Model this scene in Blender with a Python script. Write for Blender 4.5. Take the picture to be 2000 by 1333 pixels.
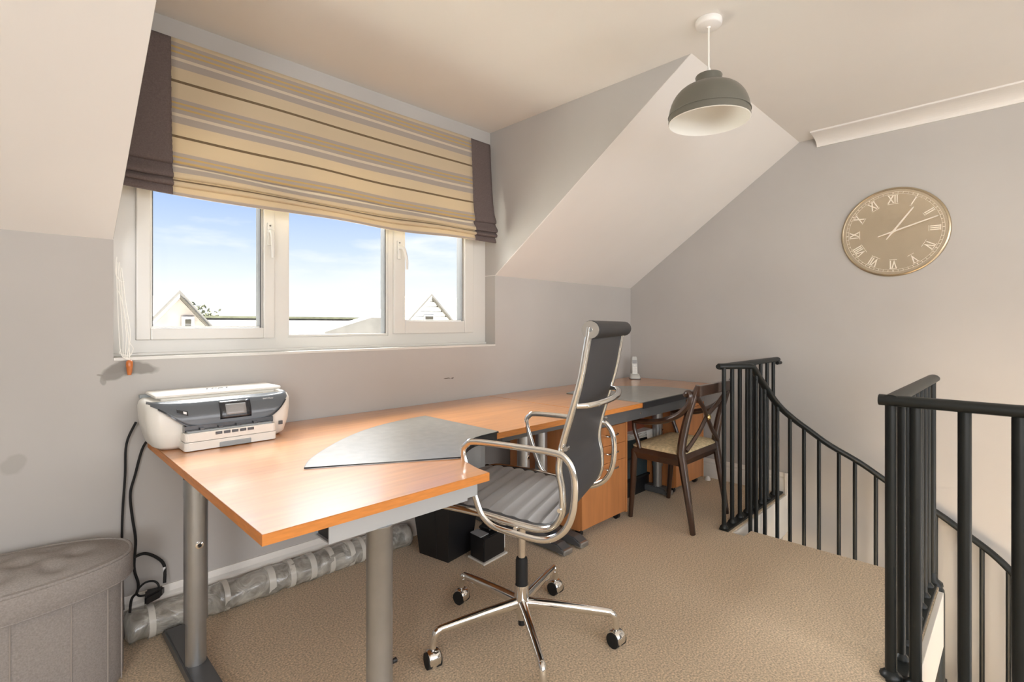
import bpy, bmesh, math, random
from mathutils import Vector, Matrix
random.seed(7)
for o in list(bpy.data.objects): bpy.data.objects.remove(o)
S = bpy.context.scene
COL = S.collection
PI = math.pi

# ------------------------------------------------------------------ camera, sky, sun, daylight and fill lamps, exposure
cd = bpy.data.cameras.new('camera'); cam = bpy.data.objects.new('camera', cd); COL.objects.link(cam)
cam.location = (0, -2.384, 1.166); cam.rotation_euler = (PI/2, 0, math.radians(-44.891))
cd.sensor_width = 36; cd.lens = 17.833; cd.shift_y = -0.01556; cd.clip_start = .02; cd.clip_end = 500
S.camera = cam

W = bpy.data.worlds.new('sky'); S.world = W; W.use_nodes = True
nt = W.node_tree; nt.nodes.clear(); N = nt.nodes.new; L = nt.links.new
tc = N('ShaderNodeTexCoord'); sep = N('ShaderNodeSeparateXYZ'); L(tc.outputs['Generated'], sep.inputs[0])
ramp = N('ShaderNodeValToRGB'); L(sep.outputs['Z'], ramp.inputs[0])
e = ramp.color_ramp.elements
e[0].position = 0.0; e[0].color = (.72, .72, .72, 1)
e[1].position = 1.0; e[1].color = (.10, .21, .50, 1)
for p, c in ((.06, (.66, .68, .71, 1)), (.14, (.46, .54, .68, 1)), (.23, (.275, .39, .63, 1)), (.5, (.16, .28, .57, 1))):
    x = e.new(p); x.color = c
mp = N('ShaderNodeMapping'); mp.inputs['Scale'].default_value = (2.2, 2.2, 9); mp.inputs['Location'].default_value = (.9, .35, .3)
L(tc.outputs['Generated'], mp.inputs[0])
nz = N('ShaderNodeTexNoise'); nz.inputs['Scale'].default_value = 1.5; nz.inputs['Detail'].default_value = 5; nz.inputs['Roughness'].default_value = .55
L(mp.outputs[0], nz.inputs['Vector'])
cr = N('ShaderNodeValToRGB'); cr.color_ramp.elements[0].position = .47; cr.color_ramp.elements[1].position = .66
L(nz.outputs['Fac'], cr.inputs[0])
mx = N('ShaderNodeMixRGB'); mx.inputs[2].default_value = (.66, .675, .70, 1)
L(cr.outputs[0], mx.inputs[0]); L(ramp.outputs[0], mx.inputs[1])
bg = N('ShaderNodeBackground'); bg.inputs['Strength'].default_value = 1.35
L(mx.outputs[0], bg.inputs[0]); wo = N('ShaderNodeOutputWorld'); L(bg.outputs[0], wo.inputs[0])

def light(name, kind, loc, aim, energy, color=(1, 1, 1), **kw):
    l = bpy.data.lights.new(name, kind); l.energy = energy; l.color = color
    for k, v in kw.items(): setattr(l, k, v)
    o = bpy.data.objects.new(name, l); COL.objects.link(o); o.location = loc
    o.rotation_euler = (Vector(aim) - Vector(loc)).to_track_quat('-Z', 'Y').to_euler(); return o
light('sun', 'SUN', (-20, -2.4, 16), (0, 0, 0), 70, (1, .95, .88), angle=.01)
# fill lamp at an added, unseen rear window; extra daylight outside the dormer window itself (above the line of sight)
light('fill_rear', 'AREA', (.9, -5.5, 1.55), (1.0, 0, 1.4), 76, (.99, .985, 1), shape='RECTANGLE', size=3.6, size_y=1.5)
light('daylight_dormer', 'AREA', (1.25, 1.6, 3.0), (1.25, -1.3, .2), 330, (1, .985, .97), shape='RECTANGLE', size=2.4, size_y=1.4)
light('fill_side', 'AREA', (-1.78, -3.9, 1.45), (3.0, -1.8, 1.3), 98, (.99, .985, 1), shape='RECTANGLE', size=1.8, size_y=1.2)  # fill lamp added at the left wall, where no window is built
light('fill_stairwell', 'AREA', (2.6, -4.4, -.5), (3.6, -1.9, -.5), 18, (.95, .97, 1), shape='RECTANGLE', size=.8, size_y=1.4)  # fill lamp added low in the void to brighten the stairwell walls

vs = S.view_settings; vs.view_transform = 'Standard'; vs.look = 'None'; vs.gamma = 1; vs.exposure = 0.28; vs.use_curve_mapping = False

# ------------------------------------------------------------------ materials
MATS = {}
def mat(name, col, rough=.6, metal=0, spec=.5, coat=0, coat_rough=.1, coat_ior=1.5, emit=None, alpha=None,
        noise=None, bump=None, grain=None, sheen=0, trans=0, spread=.15):
    """noise=(scale, amount) mottles the colour; bump=(scale, strength, dist); grain=(sx,sy,sz) stretched wood figure"""
    m = bpy.data.materials.new(name); m.use_nodes = True; t = m.node_tree; b = t.nodes['Principled BSDF']
    b.inputs['Base Color'].default_value = (*col, 1); b.inputs['Roughness'].default_value = rough
    b.inputs['Metallic'].default_value = metal; b.inputs['Specular IOR Level'].default_value = spec
    b.inputs['Coat Weight'].default_value = coat; b.inputs['Coat Roughness'].default_value = coat_rough; b.inputs['Coat IOR'].default_value = coat_ior
    b.inputs['Sheen Weight'].default_value = sheen
    b.inputs['Transmission Weight'].default_value = trans
    if emit: b.inputs['Emission Color'].default_value = (*emit[0], 1); b.inputs['Emission Strength'].default_value = emit[1]
    n = t.nodes.new; l = t.links.new
    co = n('ShaderNodeTexCoord')
    if noise or grain:
        no = n('ShaderNodeTexNoise'); no.inputs['Detail'].default_value = 4
        if grain:
            mpp = n('ShaderNodeMapping'); mpp.inputs['Scale'].default_value = grain; l(co.outputs['Object'], mpp.inputs[0]); l(mpp.outputs[0], no.inputs['Vector'])
            no.inputs['Scale'].default_value = 1; amt = spread
        else:
            l(co.outputs['Object'], no.inputs['Vector']); no.inputs['Scale'].default_value = noise[0]; amt = noise[1]
        r = n('ShaderNodeValToRGB'); r.color_ramp.elements[0].position = .3; r.color_ramp.elements[1].position = .7
        r.color_ramp.elements[0].color = (*[max(0, c*(1-amt)) for c in col], 1); r.color_ramp.elements[1].color = (*[min(1, c*(1+amt)) for c in col], 1)
        l(no.outputs['Fac'], r.inputs[0]); l(r.outputs[0], b.inputs['Base Color'])
    if bump:
        nb = n('ShaderNodeTexNoise'); nb.inputs['Scale'].default_value = bump[0]; nb.inputs['Detail'].default_value = 3
        l(co.outputs['Object'], nb.inputs['Vector'])
        bu = n('ShaderNodeBump'); bu.inputs['Strength'].default_value = bump[1]; bu.inputs['Distance'].default_value = bump[2]
        l(nb.outputs['Fac'], bu.inputs['Height']); l(bu.outputs[0], b.inputs['Normal'])
    MATS[name] = m; return m
mat('wall_grey', (.49, .472, .448), .85, spec=.2, noise=(1.3, .05), bump=(90, .05, .002))
mat('ceiling_paint', (.80, .775, .735), .85, spec=.2, noise=(1.1, .03), bump=(60, .04, .002))
mat('white_gloss', (.80, .77, .71), .35)
mat('upvc', (.68, .67, .63), .28, coat=.2)
mat('gasket', (.09, .09, .09), .5)
mat('carpet', (.61, .475, .32), .98, spec=.1, noise=(150, .42), bump=(300, .7, .006), sheen=.2)
mat('desk_wood', (.55, .215, .046), .38, grain=(3.5, 55, 30), spread=.13, coat=1, coat_rough=.15, coat_ior=1.62)
mat('desk_edge', (.60, .22, .045), .4, grain=(20, 20, 160), spread=.12)
mat('pedestal_wood', (.50, .205, .07), .42, grain=(25, 25, 3), spread=.12, coat=.2)
mat('panel_redwood', (.30, .085, .04), .5, grain=(20, 20, 3), spread=.15)
mat('insert_dark', (.17, .168, .145), .33, coat=1, coat_rough=.26, coat_ior=2.0, noise=(30, .12))
mat('insert_edge', (.02, .022, .025), .4)
mat('leg_silver', (.42, .43, .43), .36, metal=.85, noise=(14, .05))
mat('foot_grey', (.13, .135, .14), .45, metal=.4)
mat('beam_grey', (.46, .48, .49), .45, metal=.35)
mat('black_plastic', (.010, .010, .011), .42)
mat('black_rubber', (.008, .008, .008), .75)
mat('chrome', (.86, .86, .85), .09, metal=1)
mat('alu', (.80, .80, .78), .16, metal=1)
mat('seat_leather', (.20, .187, .18), .55, sheen=.3, bump=(420, .12, .001))
mat('seat_edge', (.022, .022, .024), .5)
mat('back_mesh', (.045, .046, .05), .55, bump=(500, .15, .001))
mat('rail_black', (.010, .0125, .012), .42, spec=.4, noise=(9, .2))
mat('chair_wood', (.045, .020, .011), .3, grain=(20, 20, 4), spread=.3, coat=.6)
mat('seat_cream', (.62, .50, .30), .9, noise=(60, .25), bump=(300, .2, .002))
mat('brass', (.75, .58, .28), .25, metal=1)
mat('printer_white', (.78, .76, .70), .35)
mat('printer_panel', (.10, .115, .13), .3, coat=.4)
mat('printer_dark', (.018, .020, .025), .25, coat=.5)
mat('printer_grey', (.30, .33, .34), .4)
mat('screen_grey', (.30, .30, .30), .2)
mat('mark_white', (.85, .85, .85), .5)
mat('mark_dark', (.08, .08, .085), .5)
mat('ottoman', (.31, .282, .262), .95, spec=.1, noise=(220, .14), bump=(600, .3, .001))
mat('seam', (.34, .30, .27), .9)
mat('shade_grey', (.13, .125, .10), .38, coat=.2)
mat('shade_inside', (.88, .87, .82), .5)
mat('lamp_white', (.82, .80, .77), .45)
mat('clock_face', (.66, .57, .44), .26, metal=.85, noise=(40, .03))
mat('clock_rim', (.50, .41, .28), .28, metal=.85)
mat('clock_mark', (.88, .80, .68), .35, metal=.2)
mat('phone_silver', (.62, .63, .60), .4, metal=.2)
mat('phone_grey', (.30, .31, .32), .4)
mat('paper', (.80, .80, .76), .8)
mat('file_teal', (.035, .06, .07), .5)
mat('cord_white', (.86, .85, .80), .7)
mat('acorn', (.55, .16, .035), .4, coat=.3)
mat('blind_border', (.165, .128, .118), .9, noise=(200, .15), bump=(300, .2, .001))
mat('tape', (.62, .60, .54), .25)
mat('brick_pale', (.42, .37, .335), .9, noise=(3, .1))
mat('roof_pale', (.125, .118, .11), .9, noise=(2, .15))
mat('clad_pale', (.50, .49, .48), .8)
mat('dark_far', (.06, .052, .04), .8)
mat('tree_pale', (.12, .125, .08), .9, noise=(3, .3))
mat('ground_pale', (.62, .62, .56), .95)
mat('tread_dark', (.03, .03, .032), .5)
mat('shell_white', (.7, .68, .64), .9)

def glass(name):
    m = bpy.data.materials.new(name); m.use_nodes = True; t = m.node_tree; t.nodes.clear(); n = t.nodes.new; l = t.links.new
    o = n('ShaderNodeOutputMaterial'); mixs = n('ShaderNodeMixShader'); tr = n('ShaderNodeBsdfTransparent'); gl = n('ShaderNodeBsdfGlossy'); fr = n('ShaderNodeFresnel')
    tr.inputs[0].default_value = (.97, .98, .98, 1); gl.inputs['Roughness'].default_value = .02; fr.inputs['IOR'].default_value = 1.08
    l(fr.outputs[0], mixs.inputs[0]); l(tr.outputs[0], mixs.inputs[1]); l(gl.outputs[0], mixs.inputs[2]); l(mixs.outputs[0], o.inputs[0]); MATS[name] = m
glass('pane')
def plastic_film(name):
    m = bpy.data.materials.new(name); m.use_nodes = True; t = m.node_tree; b = t.nodes['Principled BSDF']; n = t.nodes.new; l = t.links.new
    co = n('ShaderNodeTexCoord'); no = n('ShaderNodeTexNoise'); no.inputs['Scale'].default_value = 14; no.inputs['Detail'].default_value = 5; no.inputs['Distortion'].default_value = 1.2
    l(co.outputs['Object'], no.inputs['Vector'])
    r = n('ShaderNodeValToRGB'); r.color_ramp.elements[0].position = .35; r.color_ramp.elements[1].position = .7
    r.color_ramp.elements[0].color = (.24, .23, .20, 1); r.color_ramp.elements[1].color = (.56, .54, .48, 1)
    l(no.outputs['Fac'], r.inputs[0]); l(r.outputs[0], b.inputs['Base Color']); b.inputs['Roughness'].default_value = .22
    b.inputs['Coat Weight'].default_value = .7; b.inputs['Coat Roughness'].default_value = .12
    bu = n('ShaderNodeBump'); bu.inputs['Strength'].default_value = .8; bu.inputs['Distance'].default_value = .02; l(no.outputs['Fac'], bu.inputs['Height']); l(bu.outputs[0], b.inputs['Normal'])
    MATS[name] = m
plastic_film('film')
def blind_fabric(name):
    m = bpy.data.materials.new(name); m.use_nodes = True; t = m.node_tree; b = t.nodes['Principled BSDF']; n = t.nodes.new; l = t.links.new
    co = n('ShaderNodeUVMap'); sp = n('ShaderNodeSeparateXYZ'); l(co.outputs[0], sp.inputs[0])
    md = n('ShaderNodeMath'); md.operation = 'FRACT'; l(sp.outputs['Y'], md.inputs[0])
    r = n('ShaderNodeValToRGB'); r.color_ramp.interpolation = 'CONSTANT'
    cream = (.66, .55, .38, 1); grey = (.45, .395, .345, 1); yel = (.60, .43, .18, 1); dark = (.20, .14, .08, 1); pale = (.70, .62, .49, 1)
    seq = [(0, dark), (.045, cream), (.33, grey), (.40, yel), (.435, grey), (.49, yel), (.525, grey), (.60, pale), (.655, grey), (.78, cream)]
    el = r.color_ramp.elements; el[0].position = 0; el[0].color = dark; el[1].position = .045; el[1].color = cream
    for p, c in seq[2:]: q = el.new(p); q.color = c
    l(md.outputs[0], r.inputs[0])
    l(r.outputs[0], b.inputs['Base Color']); b.inputs['Roughness'].default_value = .9; b.inputs['Sheen Weight'].default_value = .2
    tl = n('ShaderNodeBsdfTranslucent'); l(r.outputs[0], tl.inputs[0]); ms = n('ShaderNodeMixShader'); ms.inputs[0].default_value = .28
    out = t.nodes['Material Output']; l(b.outputs[0], ms.inputs[1]); l(tl.outputs[0], ms.inputs[2]); l(ms.outputs[0], out.inputs[0])
    MATS[name] = m
blind_fabric('blind_fabric')
def add_translucency(name, amount):
    t = MATS[name].node_tree; b = t.nodes['Principled BSDF']; tl = t.nodes.new('ShaderNodeBsdfTranslucent'); ms = t.nodes.new('ShaderNodeMixShader'); ms.inputs[0].default_value = amount
    t.links.new(b.inputs['Base Color'].links[0].from_socket, tl.inputs[0]); t.links.new(b.outputs[0], ms.inputs[1]); t.links.new(tl.outputs[0], ms.inputs[2]); t.links.new(ms.outputs[0], t.nodes['Material Output'].inputs[0])
add_translucency('blind_border', .25)
def stain_wall():
    """wall paint with the unpainted scuff under the sill cord, two dents and a faint round mark"""
    m = MATS['wall_grey'].copy(); m.name = 'wall_grey_scuffed'; t = m.node_tree; b = t.nodes['Principled BSDF']; n = t.nodes.new; l = t.links.new
    src = b.inputs['Base Color'].links[0].from_socket
    co = n('ShaderNodeTexCoord'); nn = n('ShaderNodeTexNoise'); nn.inputs['Scale'].default_value = 9; nn.inputs['Detail'].default_value = 3
    l(co.outputs['Object'], nn.inputs['Vector'])
    mixv = n('ShaderNodeVectorMath'); mixv.operation = 'MULTIPLY_ADD'; mixv.inputs[1].default_value = (.07, .07, .07)
    l(nn.outputs['Color'], mixv.inputs[0]); l(co.outputs['Object'], mixv.inputs[2])
    cur = src
    for cx, cz, rx, rz, colr, hard in ((.375, 1.035, .075, .020, (.27, .255, .235), .9), (.325, 1.02, .04, .028, (.27, .255, .235), .9), (.295, 1.0, .013, .022, (.30, .285, .26), .7),
                                 (1.865, .890, .022, .004, (.12, .10, .08), .9), (1.90, .893, .010, .004, (.10, .08, .07), .95),
                                 (.045, .735, .03, .032, (.36, .34, .31), .5), (.28, 1.018, .012, .004, (.28, .26, .23), .7)):
        sb = n('ShaderNodeVectorMath'); sb.operation = 'SUBTRACT'; sb.inputs[1].default_value = (cx, 0, cz); l(mixv.outputs[0], sb.inputs[0])
        ml = n('ShaderNodeVectorMath'); ml.operation = 'MULTIPLY'; ml.inputs[1].default_value = (1/rx, 0, 1/rz); l(sb.outputs[0], ml.inputs[0])
        ln = n('ShaderNodeVectorMath'); ln.operation = 'LENGTH'; l(ml.outputs[0], ln.inputs[0])
        rr = n('ShaderNodeMapRange'); rr.inputs['From Min'].default_value = .85; rr.inputs['From Max'].default_value = 1.15; rr.inputs['To Min'].default_value = hard; rr.inputs['To Max'].default_value = 0
        l(ln.outputs['Value'], rr.inputs['Value'])
        mm = n('ShaderNodeMixRGB'); mm.inputs[2].default_value = (*colr, 1); l(rr.outputs[0], mm.inputs[0]); l(cur, mm.inputs[1]); cur = mm.outputs[0]
    l(cur, b.inputs['Base Color']); MATS['wall_grey_scuffed'] = m
stain_wall()

# ------------------------------------------------------------------ mesh helpers
WM = {}   # world matrix of each object that can be a parent
class MB:
    def __init__(s): s.v = []; s.f = []; s.sm = []; s.uv = None
    def add(s, vs, fs, smooth=False):
        o = len(s.v); s.v += [tuple(p) for p in vs]; s.f += [tuple(i+o for i in f) for f in fs]; s.sm += [smooth]*len(fs); return s
    def box(s, x0, x1, y0, y1, z0, z1, bev=0):
        bm = bmesh.new(); bmesh.ops.create_cube(bm, size=1)
        for v in bm.verts: v.co = Vector(((x0+x1)/2 + v.co.x*(x1-x0), (y0+y1)/2 + v.co.y*(y1-y0), (z0+z1)/2 + v.co.z*(z1-z0)))
        if bev: bmesh.ops.bevel(bm, geom=bm.edges[:], offset=bev, segments=2, affect='EDGES', profile=.6)
        return s.bm(bm)
    def bm(s, bm, M=None, smooth=False):
        if M is not None: bm.transform(M)
        bmesh.ops.recalc_face_normals(bm, faces=bm.faces[:])
        bm.verts.index_update(); s.add([v.co[:] for v in bm.verts], [[v.index for v in f.verts] for f in bm.faces], smooth); bm.free(); return s
    def prism(s, poly, z0, z1, axis='z', bev=0):
        """extrude a 2-D polygon; axis z: (x,y), y: (x,z), x: (y,z)"""
        def P(a, b, h): return (a, b, h) if axis == 'z' else (a, h, b) if axis == 'y' else (h, a, b)
        bm = bmesh.new(); lo = [bm.verts.new(P(a, b, z0)) for a, b in poly]; hi = [bm.verts.new(P(a, b, z1)) for a, b in poly]; k = len(poly)
        bm.faces.new(lo); bm.faces.new(hi)
        for i in range(k): bm.faces.new((lo[i], lo[(i+1) % k], hi[(i+1) % k], hi[i]))
        bmesh.ops.recalc_face_normals(bm, faces=bm.faces[:])
        if bev: bmesh.ops.bevel(bm, geom=[e for e in bm.edges if e.is_manifold and e.calc_face_angle(0) > .5], offset=bev, segments=2, affect='EDGES')
        big = [f for f in bm.faces if len(f.verts) > 4]
        if big: bmesh.ops.triangulate(bm, faces=big)
        return s.bm(bm)
    def tube(s, pts, r, seg=10, closed=False, flat=None, up=(0, 0, 1), caps=True):
        """sweep a circle (or ellipse/box: flat=(ru, rv) with ru across, rv along up) along points"""
        pts = [Vector(p) for p in pts]; n = len(pts); rings = []
        up = Vector(up); prev = None
        for i, p in enumerate(pts):
            a = pts[i-1] if (i or closed) else p; b = pts[(i+1) % n] if (i < n-1 or closed) else p
            d = (b-a).normalized()
            if flat or prev is None:
                u = d.cross(up)
                if u.length < 1e-4: u = d.cross(Vector((1, 0, 0)))
            else:
                u = prev - d*prev.dot(d)
            u.normalize(); prev = u; w = u.cross(d).normalized()
            rr = r[i] if isinstance(r, (list, tuple)) else r
            ru, rv = (flat if flat else (rr, rr))
            if flat and isinstance(r, (list, tuple)): ru, rv = ru*rr, rv*rr
            rings.append([p + u*(ru*math.cos(2*PI*k/seg)) + w*(rv*math.sin(2*PI*k/seg)) for k in range(seg)])
        vs = [q for rg in rings for q in rg]; fs = []
        for i in range(n if closed else n-1):
            j = (i+1) % n
            for k in range(seg): fs.append((i*seg+k, i*seg+(k+1) % seg, j*seg+(k+1) % seg, j*seg+k))
        s.add(vs, fs, True)
        if caps and not closed:
            o = len(s.v)-len(vs); s.f += [tuple(o+k for k in range(seg))[::-1], tuple(o+(n-1)*seg+k for k in range(seg))]; s.sm += [False, False]
        return s
    def lathe(s, prof, c=(0, 0, 0), seg=24, M=None, caps=True):
        """prof: (r,z) list, revolved about z through c"""
        vs = []; fs = []; n = len(prof)
        for r, z in prof:
            for k in range(seg): vs.append(Vector((r*math.cos(2*PI*k/seg), r*math.sin(2*PI*k/seg), z)))
        for i in range(n-1):
            for k in range(seg): fs.append((i*seg+k, i*seg+(k+1) % seg, (i+1)*seg+(k+1) % seg, (i+1)*seg+k))
        if caps and prof[0][0] > 1e-5: fs.append(tuple(range(seg))[::-1])
        if caps and prof[-1][0] > 1e-5: fs.append(tuple((n-1)*seg+k for k in range(seg)))
        if M is None: M = Matrix.Translation(c)
        return s.add([M @ v for v in vs], fs, True)
    def grid(s, rows, smooth=True, closed_u=False):
        n = len(rows); m = len(rows[0]); vs = [p for r in rows for p in r]; fs = []
        for i in range(n-1):
            for k in range(m if closed_u else m-1): fs.append((i*m+k, i*m+(k+1) % m, (i+1)*m+(k+1) % m, (i+1)*m+k))
        return s.add(vs, fs, smooth)
    def build(s, name, material, parent=None, world=True, sharp=True):
        me = bpy.data.meshes.new(name)
        M = WM[parent.name].inverted() if (parent is not None and world) else None
        me.from_pydata([(M @ Vector(v))[:] for v in s.v] if M is not None else s.v, [], s.f)
        me.polygons.foreach_set('use_smooth', s.sm)
        if sharp and any(s.sm): me.set_sharp_from_angle(angle=math.radians(50))
        me.materials.append(MATS[material]); me.update()
        o = bpy.data.objects.new(name, me); COL.objects.link(o)
        if parent is not None: o.parent = parent; WM[o.name] = WM[parent.name].copy()
        else: WM[o.name] = Matrix.Identity(4)
        return o
def tag(o, label=None, cat=None, group=None, kind=None):
    if label: o['label'] = label
    if cat: o['category'] = cat
    if group: o['group'] = group
    if kind: o['kind'] = kind
    return o
def thing(name, label, cat, loc=(0, 0, 0), rz=0, group=None):
    o = bpy.data.objects.new(name, None); COL.objects.link(o); o.location = loc; o.rotation_euler = (0, 0, rz); o.empty_display_size = .1
    WM[o.name] = Matrix.Translation(loc) @ Matrix.Rotation(rz, 4, 'Z'); return tag(o, label, cat, group)
def struct(name, mb, m, label=None): 
    o = mb.build(name, m); o['kind'] = 'structure'
    if label: o['label'] = label
    return o
def solidify(o, t, offset=0):
    md = o.modifiers.new('thickness', 'SOLIDIFY'); md.thickness = t; md.offset = offset; return o
def text_mesh(txt, size, depth=.0008, shear=0, bold=0):
    c = bpy.data.curves.new('t', 'FONT'); c.body = txt; c.size = size; c.align_x = 'CENTER'; c.align_y = 'CENTER'; c.extrude = depth; c.shear = shear; c.offset = bold; c.resolution_u = 3
    o = bpy.data.objects.new('t', c); COL.objects.link(o); dg = bpy.context.evaluated_depsgraph_get(); dg.update()
    me = bpy.data.meshes.new_from_object(o.evaluated_get(dg)); vs = [v.co.copy() for v in me.vertices]; fs = [tuple(p.vertices) for p in me.polygons]
    bpy.data.objects.remove(o); bpy.data.curves.remove(c); bpy.data.meshes.remove(me); return vs, fs
def smooth_path(pts, n=6, closed=False):
    """Catmull-Rom through points"""
    P = [Vector(p) for p in pts]; out = []; m = len(P)
    for i in range(m if closed else m-1):
        if closed: a, b, c, d = P[i-1], P[i], P[(i+1) % m], P[(i+2) % m]
        else: a, b, c, d = P[max(i-1, 0)], P[i], P[i+1], P[min(i+2, m-1)]
        for k in range(n):
            t = k/n; out.append(.5*((2*b) + (c-a)*t + (2*a-5*b+4*c-d)*t*t + (3*b-a-3*c+d)*t**3))
    if not closed: out.append(P[-1])
    return out

# ------------------------------------------------------------------ the room
XL, XC, XR, ZC, ZK, YA, YL, ZS = .2815, 2.221, 3.822, 2.411, 1.484, -1.319, .047, 1.044
XW, YB, ZB = -1.8, -5.4, -2.55       # west wall, rear wall, lower floor
T = .14
m = MB()
m.box(XW-T, XL, 0, .25, ZB, ZK); m.box(XC, XR, 0, .25, ZB, ZK); m.box(XL, XC, 0, .25, ZB, ZS-.012)
struct('wall_back', m, 'wall_grey_scuffed')
m = MB().box(XL, XC, YL, .25, 1.93, ZC+.1); struct('wall_lintel', m, 'wall_grey')
# dormer cheeks (triangles between sloping ceiling, flat ceiling and window)
for nm, x0, x1 in (('wall_dormer_left', XL-.06, XL), ('wall_dormer_right', XC, XC+.06)):
    struct(nm, MB().prism([(0, ZK+.004), (YA, ZC+.004), (YA, ZC+.05), (.25, ZC+.05), (.25, ZK+.004)], x0, x1, 'x'), 'wall_grey')
for nm, x0, x1 in (('ceiling_slope_left', XW-T, XL-.0015), ('ceiling_slope_right', XC+.0015, XR+T)):
    struct(nm, MB().prism([(0, ZK), (YA, ZC), (YA, ZC+.12), (.12, ZK+.04), (.12, ZK)], x0, x1, 'x'), 'ceiling_paint')
m = MB(); m.box(XW-T, XR+T, YB-T, YA, ZC, ZC+.12); m.box(XL, XC, YA, .25, ZC, ZC+.12); struct('ceiling', m, 'ceiling_paint')
m = MB().box(XR, XR+T, YB-T, .25, ZB, ZC); struct('wall_right', m, 'wall_grey')
m = MB().box(XW-T, XW, YB-T, .0, 0, ZC); struct('wall_left', m, 'wall_grey')
m = MB(); m.box(XW, XR, YB-T, YB, ZB, .80); m.box(XW, XR, YB-T, YB, 2.3, ZC); m.box(XW, -.9, YB-T, YB, .80, 2.3); m.box(2.7, XR, YB-T, YB, .80, 2.3); struct('wall_front', m, 'wall_grey')
m = MB()
for x in (-.9, .28, 1.46, 2.64): m.box(x, x+.06, YB-.1, YB-.03, .80, 2.3)
m.box(-.9, 2.7, YB-.1, YB-.03, .80, .86); m.box(-.9, 2.7, YB-.1, YB-.03, 2.24, 2.3); struct('rear_window_added', m, 'upvc')  # unseen frame, added around the rear fill lamp
# floor slab with the stairwell cut out
fl = [(XW, 0), (XR, 0), (XR, -1.235), (2.885, -1.235), (2.885, -1.305), (2.985, -1.305), (2.985, -2.125), (2.085, -2.125), (2.085, YB), (XW, YB)]
struct('floor', MB().prism(fl, -.02, 0, bev=0), 'carpet')
struct('floor_slab', MB().prism([(x, y+(.004 if False else 0)) for x, y in fl], -.28, -.02), 'white_gloss')
struct('floor_lower', MB().box(XW, XR, YB, 0, ZB-.1, ZB), 'carpet')
struct('wall_stairwell', MB().box(1.2, XR, -1.235+.02, -1.1, ZB, -.27), 'wall_grey')
# white fascia boards round the stairwell
struct('trim_1', MB().box(2.885, XR, -1.247, -1.2355, -.26, -.004, .002), 'white_gloss')
struct('trim_2', MB().box(2.10, 2.90, -2.145, -2.126, -.24, -.004, .002), 'white_gloss')
struct('trim_3', MB().box(2.086, 2.10, YB, -2.126, -.24, -.004, .002), 'white_gloss')
# skirting boards with a moulded top
def skirting(name, a, b, axis, wall, sgn):
    p = [(0, 0), (.018, 0), (.018, .095), (.013, .104), (.014, .118), (.009, .130), (.005, .142), (0, .142)]
    prof = [(wall+sgn*d, z) for d, z in p]
    struct(name, MB().prism(prof, a, b, axis), 'white_gloss')
skirting('baseboard_back', XW, XR, 'x', 0, -1)
skirting('baseboard_right', 0, -1.236, 'y', XR, -1)
struct('trim_4', MB().box(XR-.022, XR, -1.25, -1.232, -.10, .144, .002), 'white_gloss')
# coved cornice on the right wall, its end cut square
prof = [(XR, 2.349), (XR-.008, 2.349)] + [(XR-.008-.137*(1-math.cos(t*PI/2/8)), 2.352+.048*math.sin(t*PI/2/8)) for t in range(0, 9)] + [(XR-.150, 2.40), (XR-.162, 2.402), (XR-.162, ZC), (XR, ZC)]
cov = MB(); cov.prism([(x, z) for x, z in prof], -1.425, YB, 'y'); struct('trim_5', cov, 'ceiling_paint')

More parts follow.
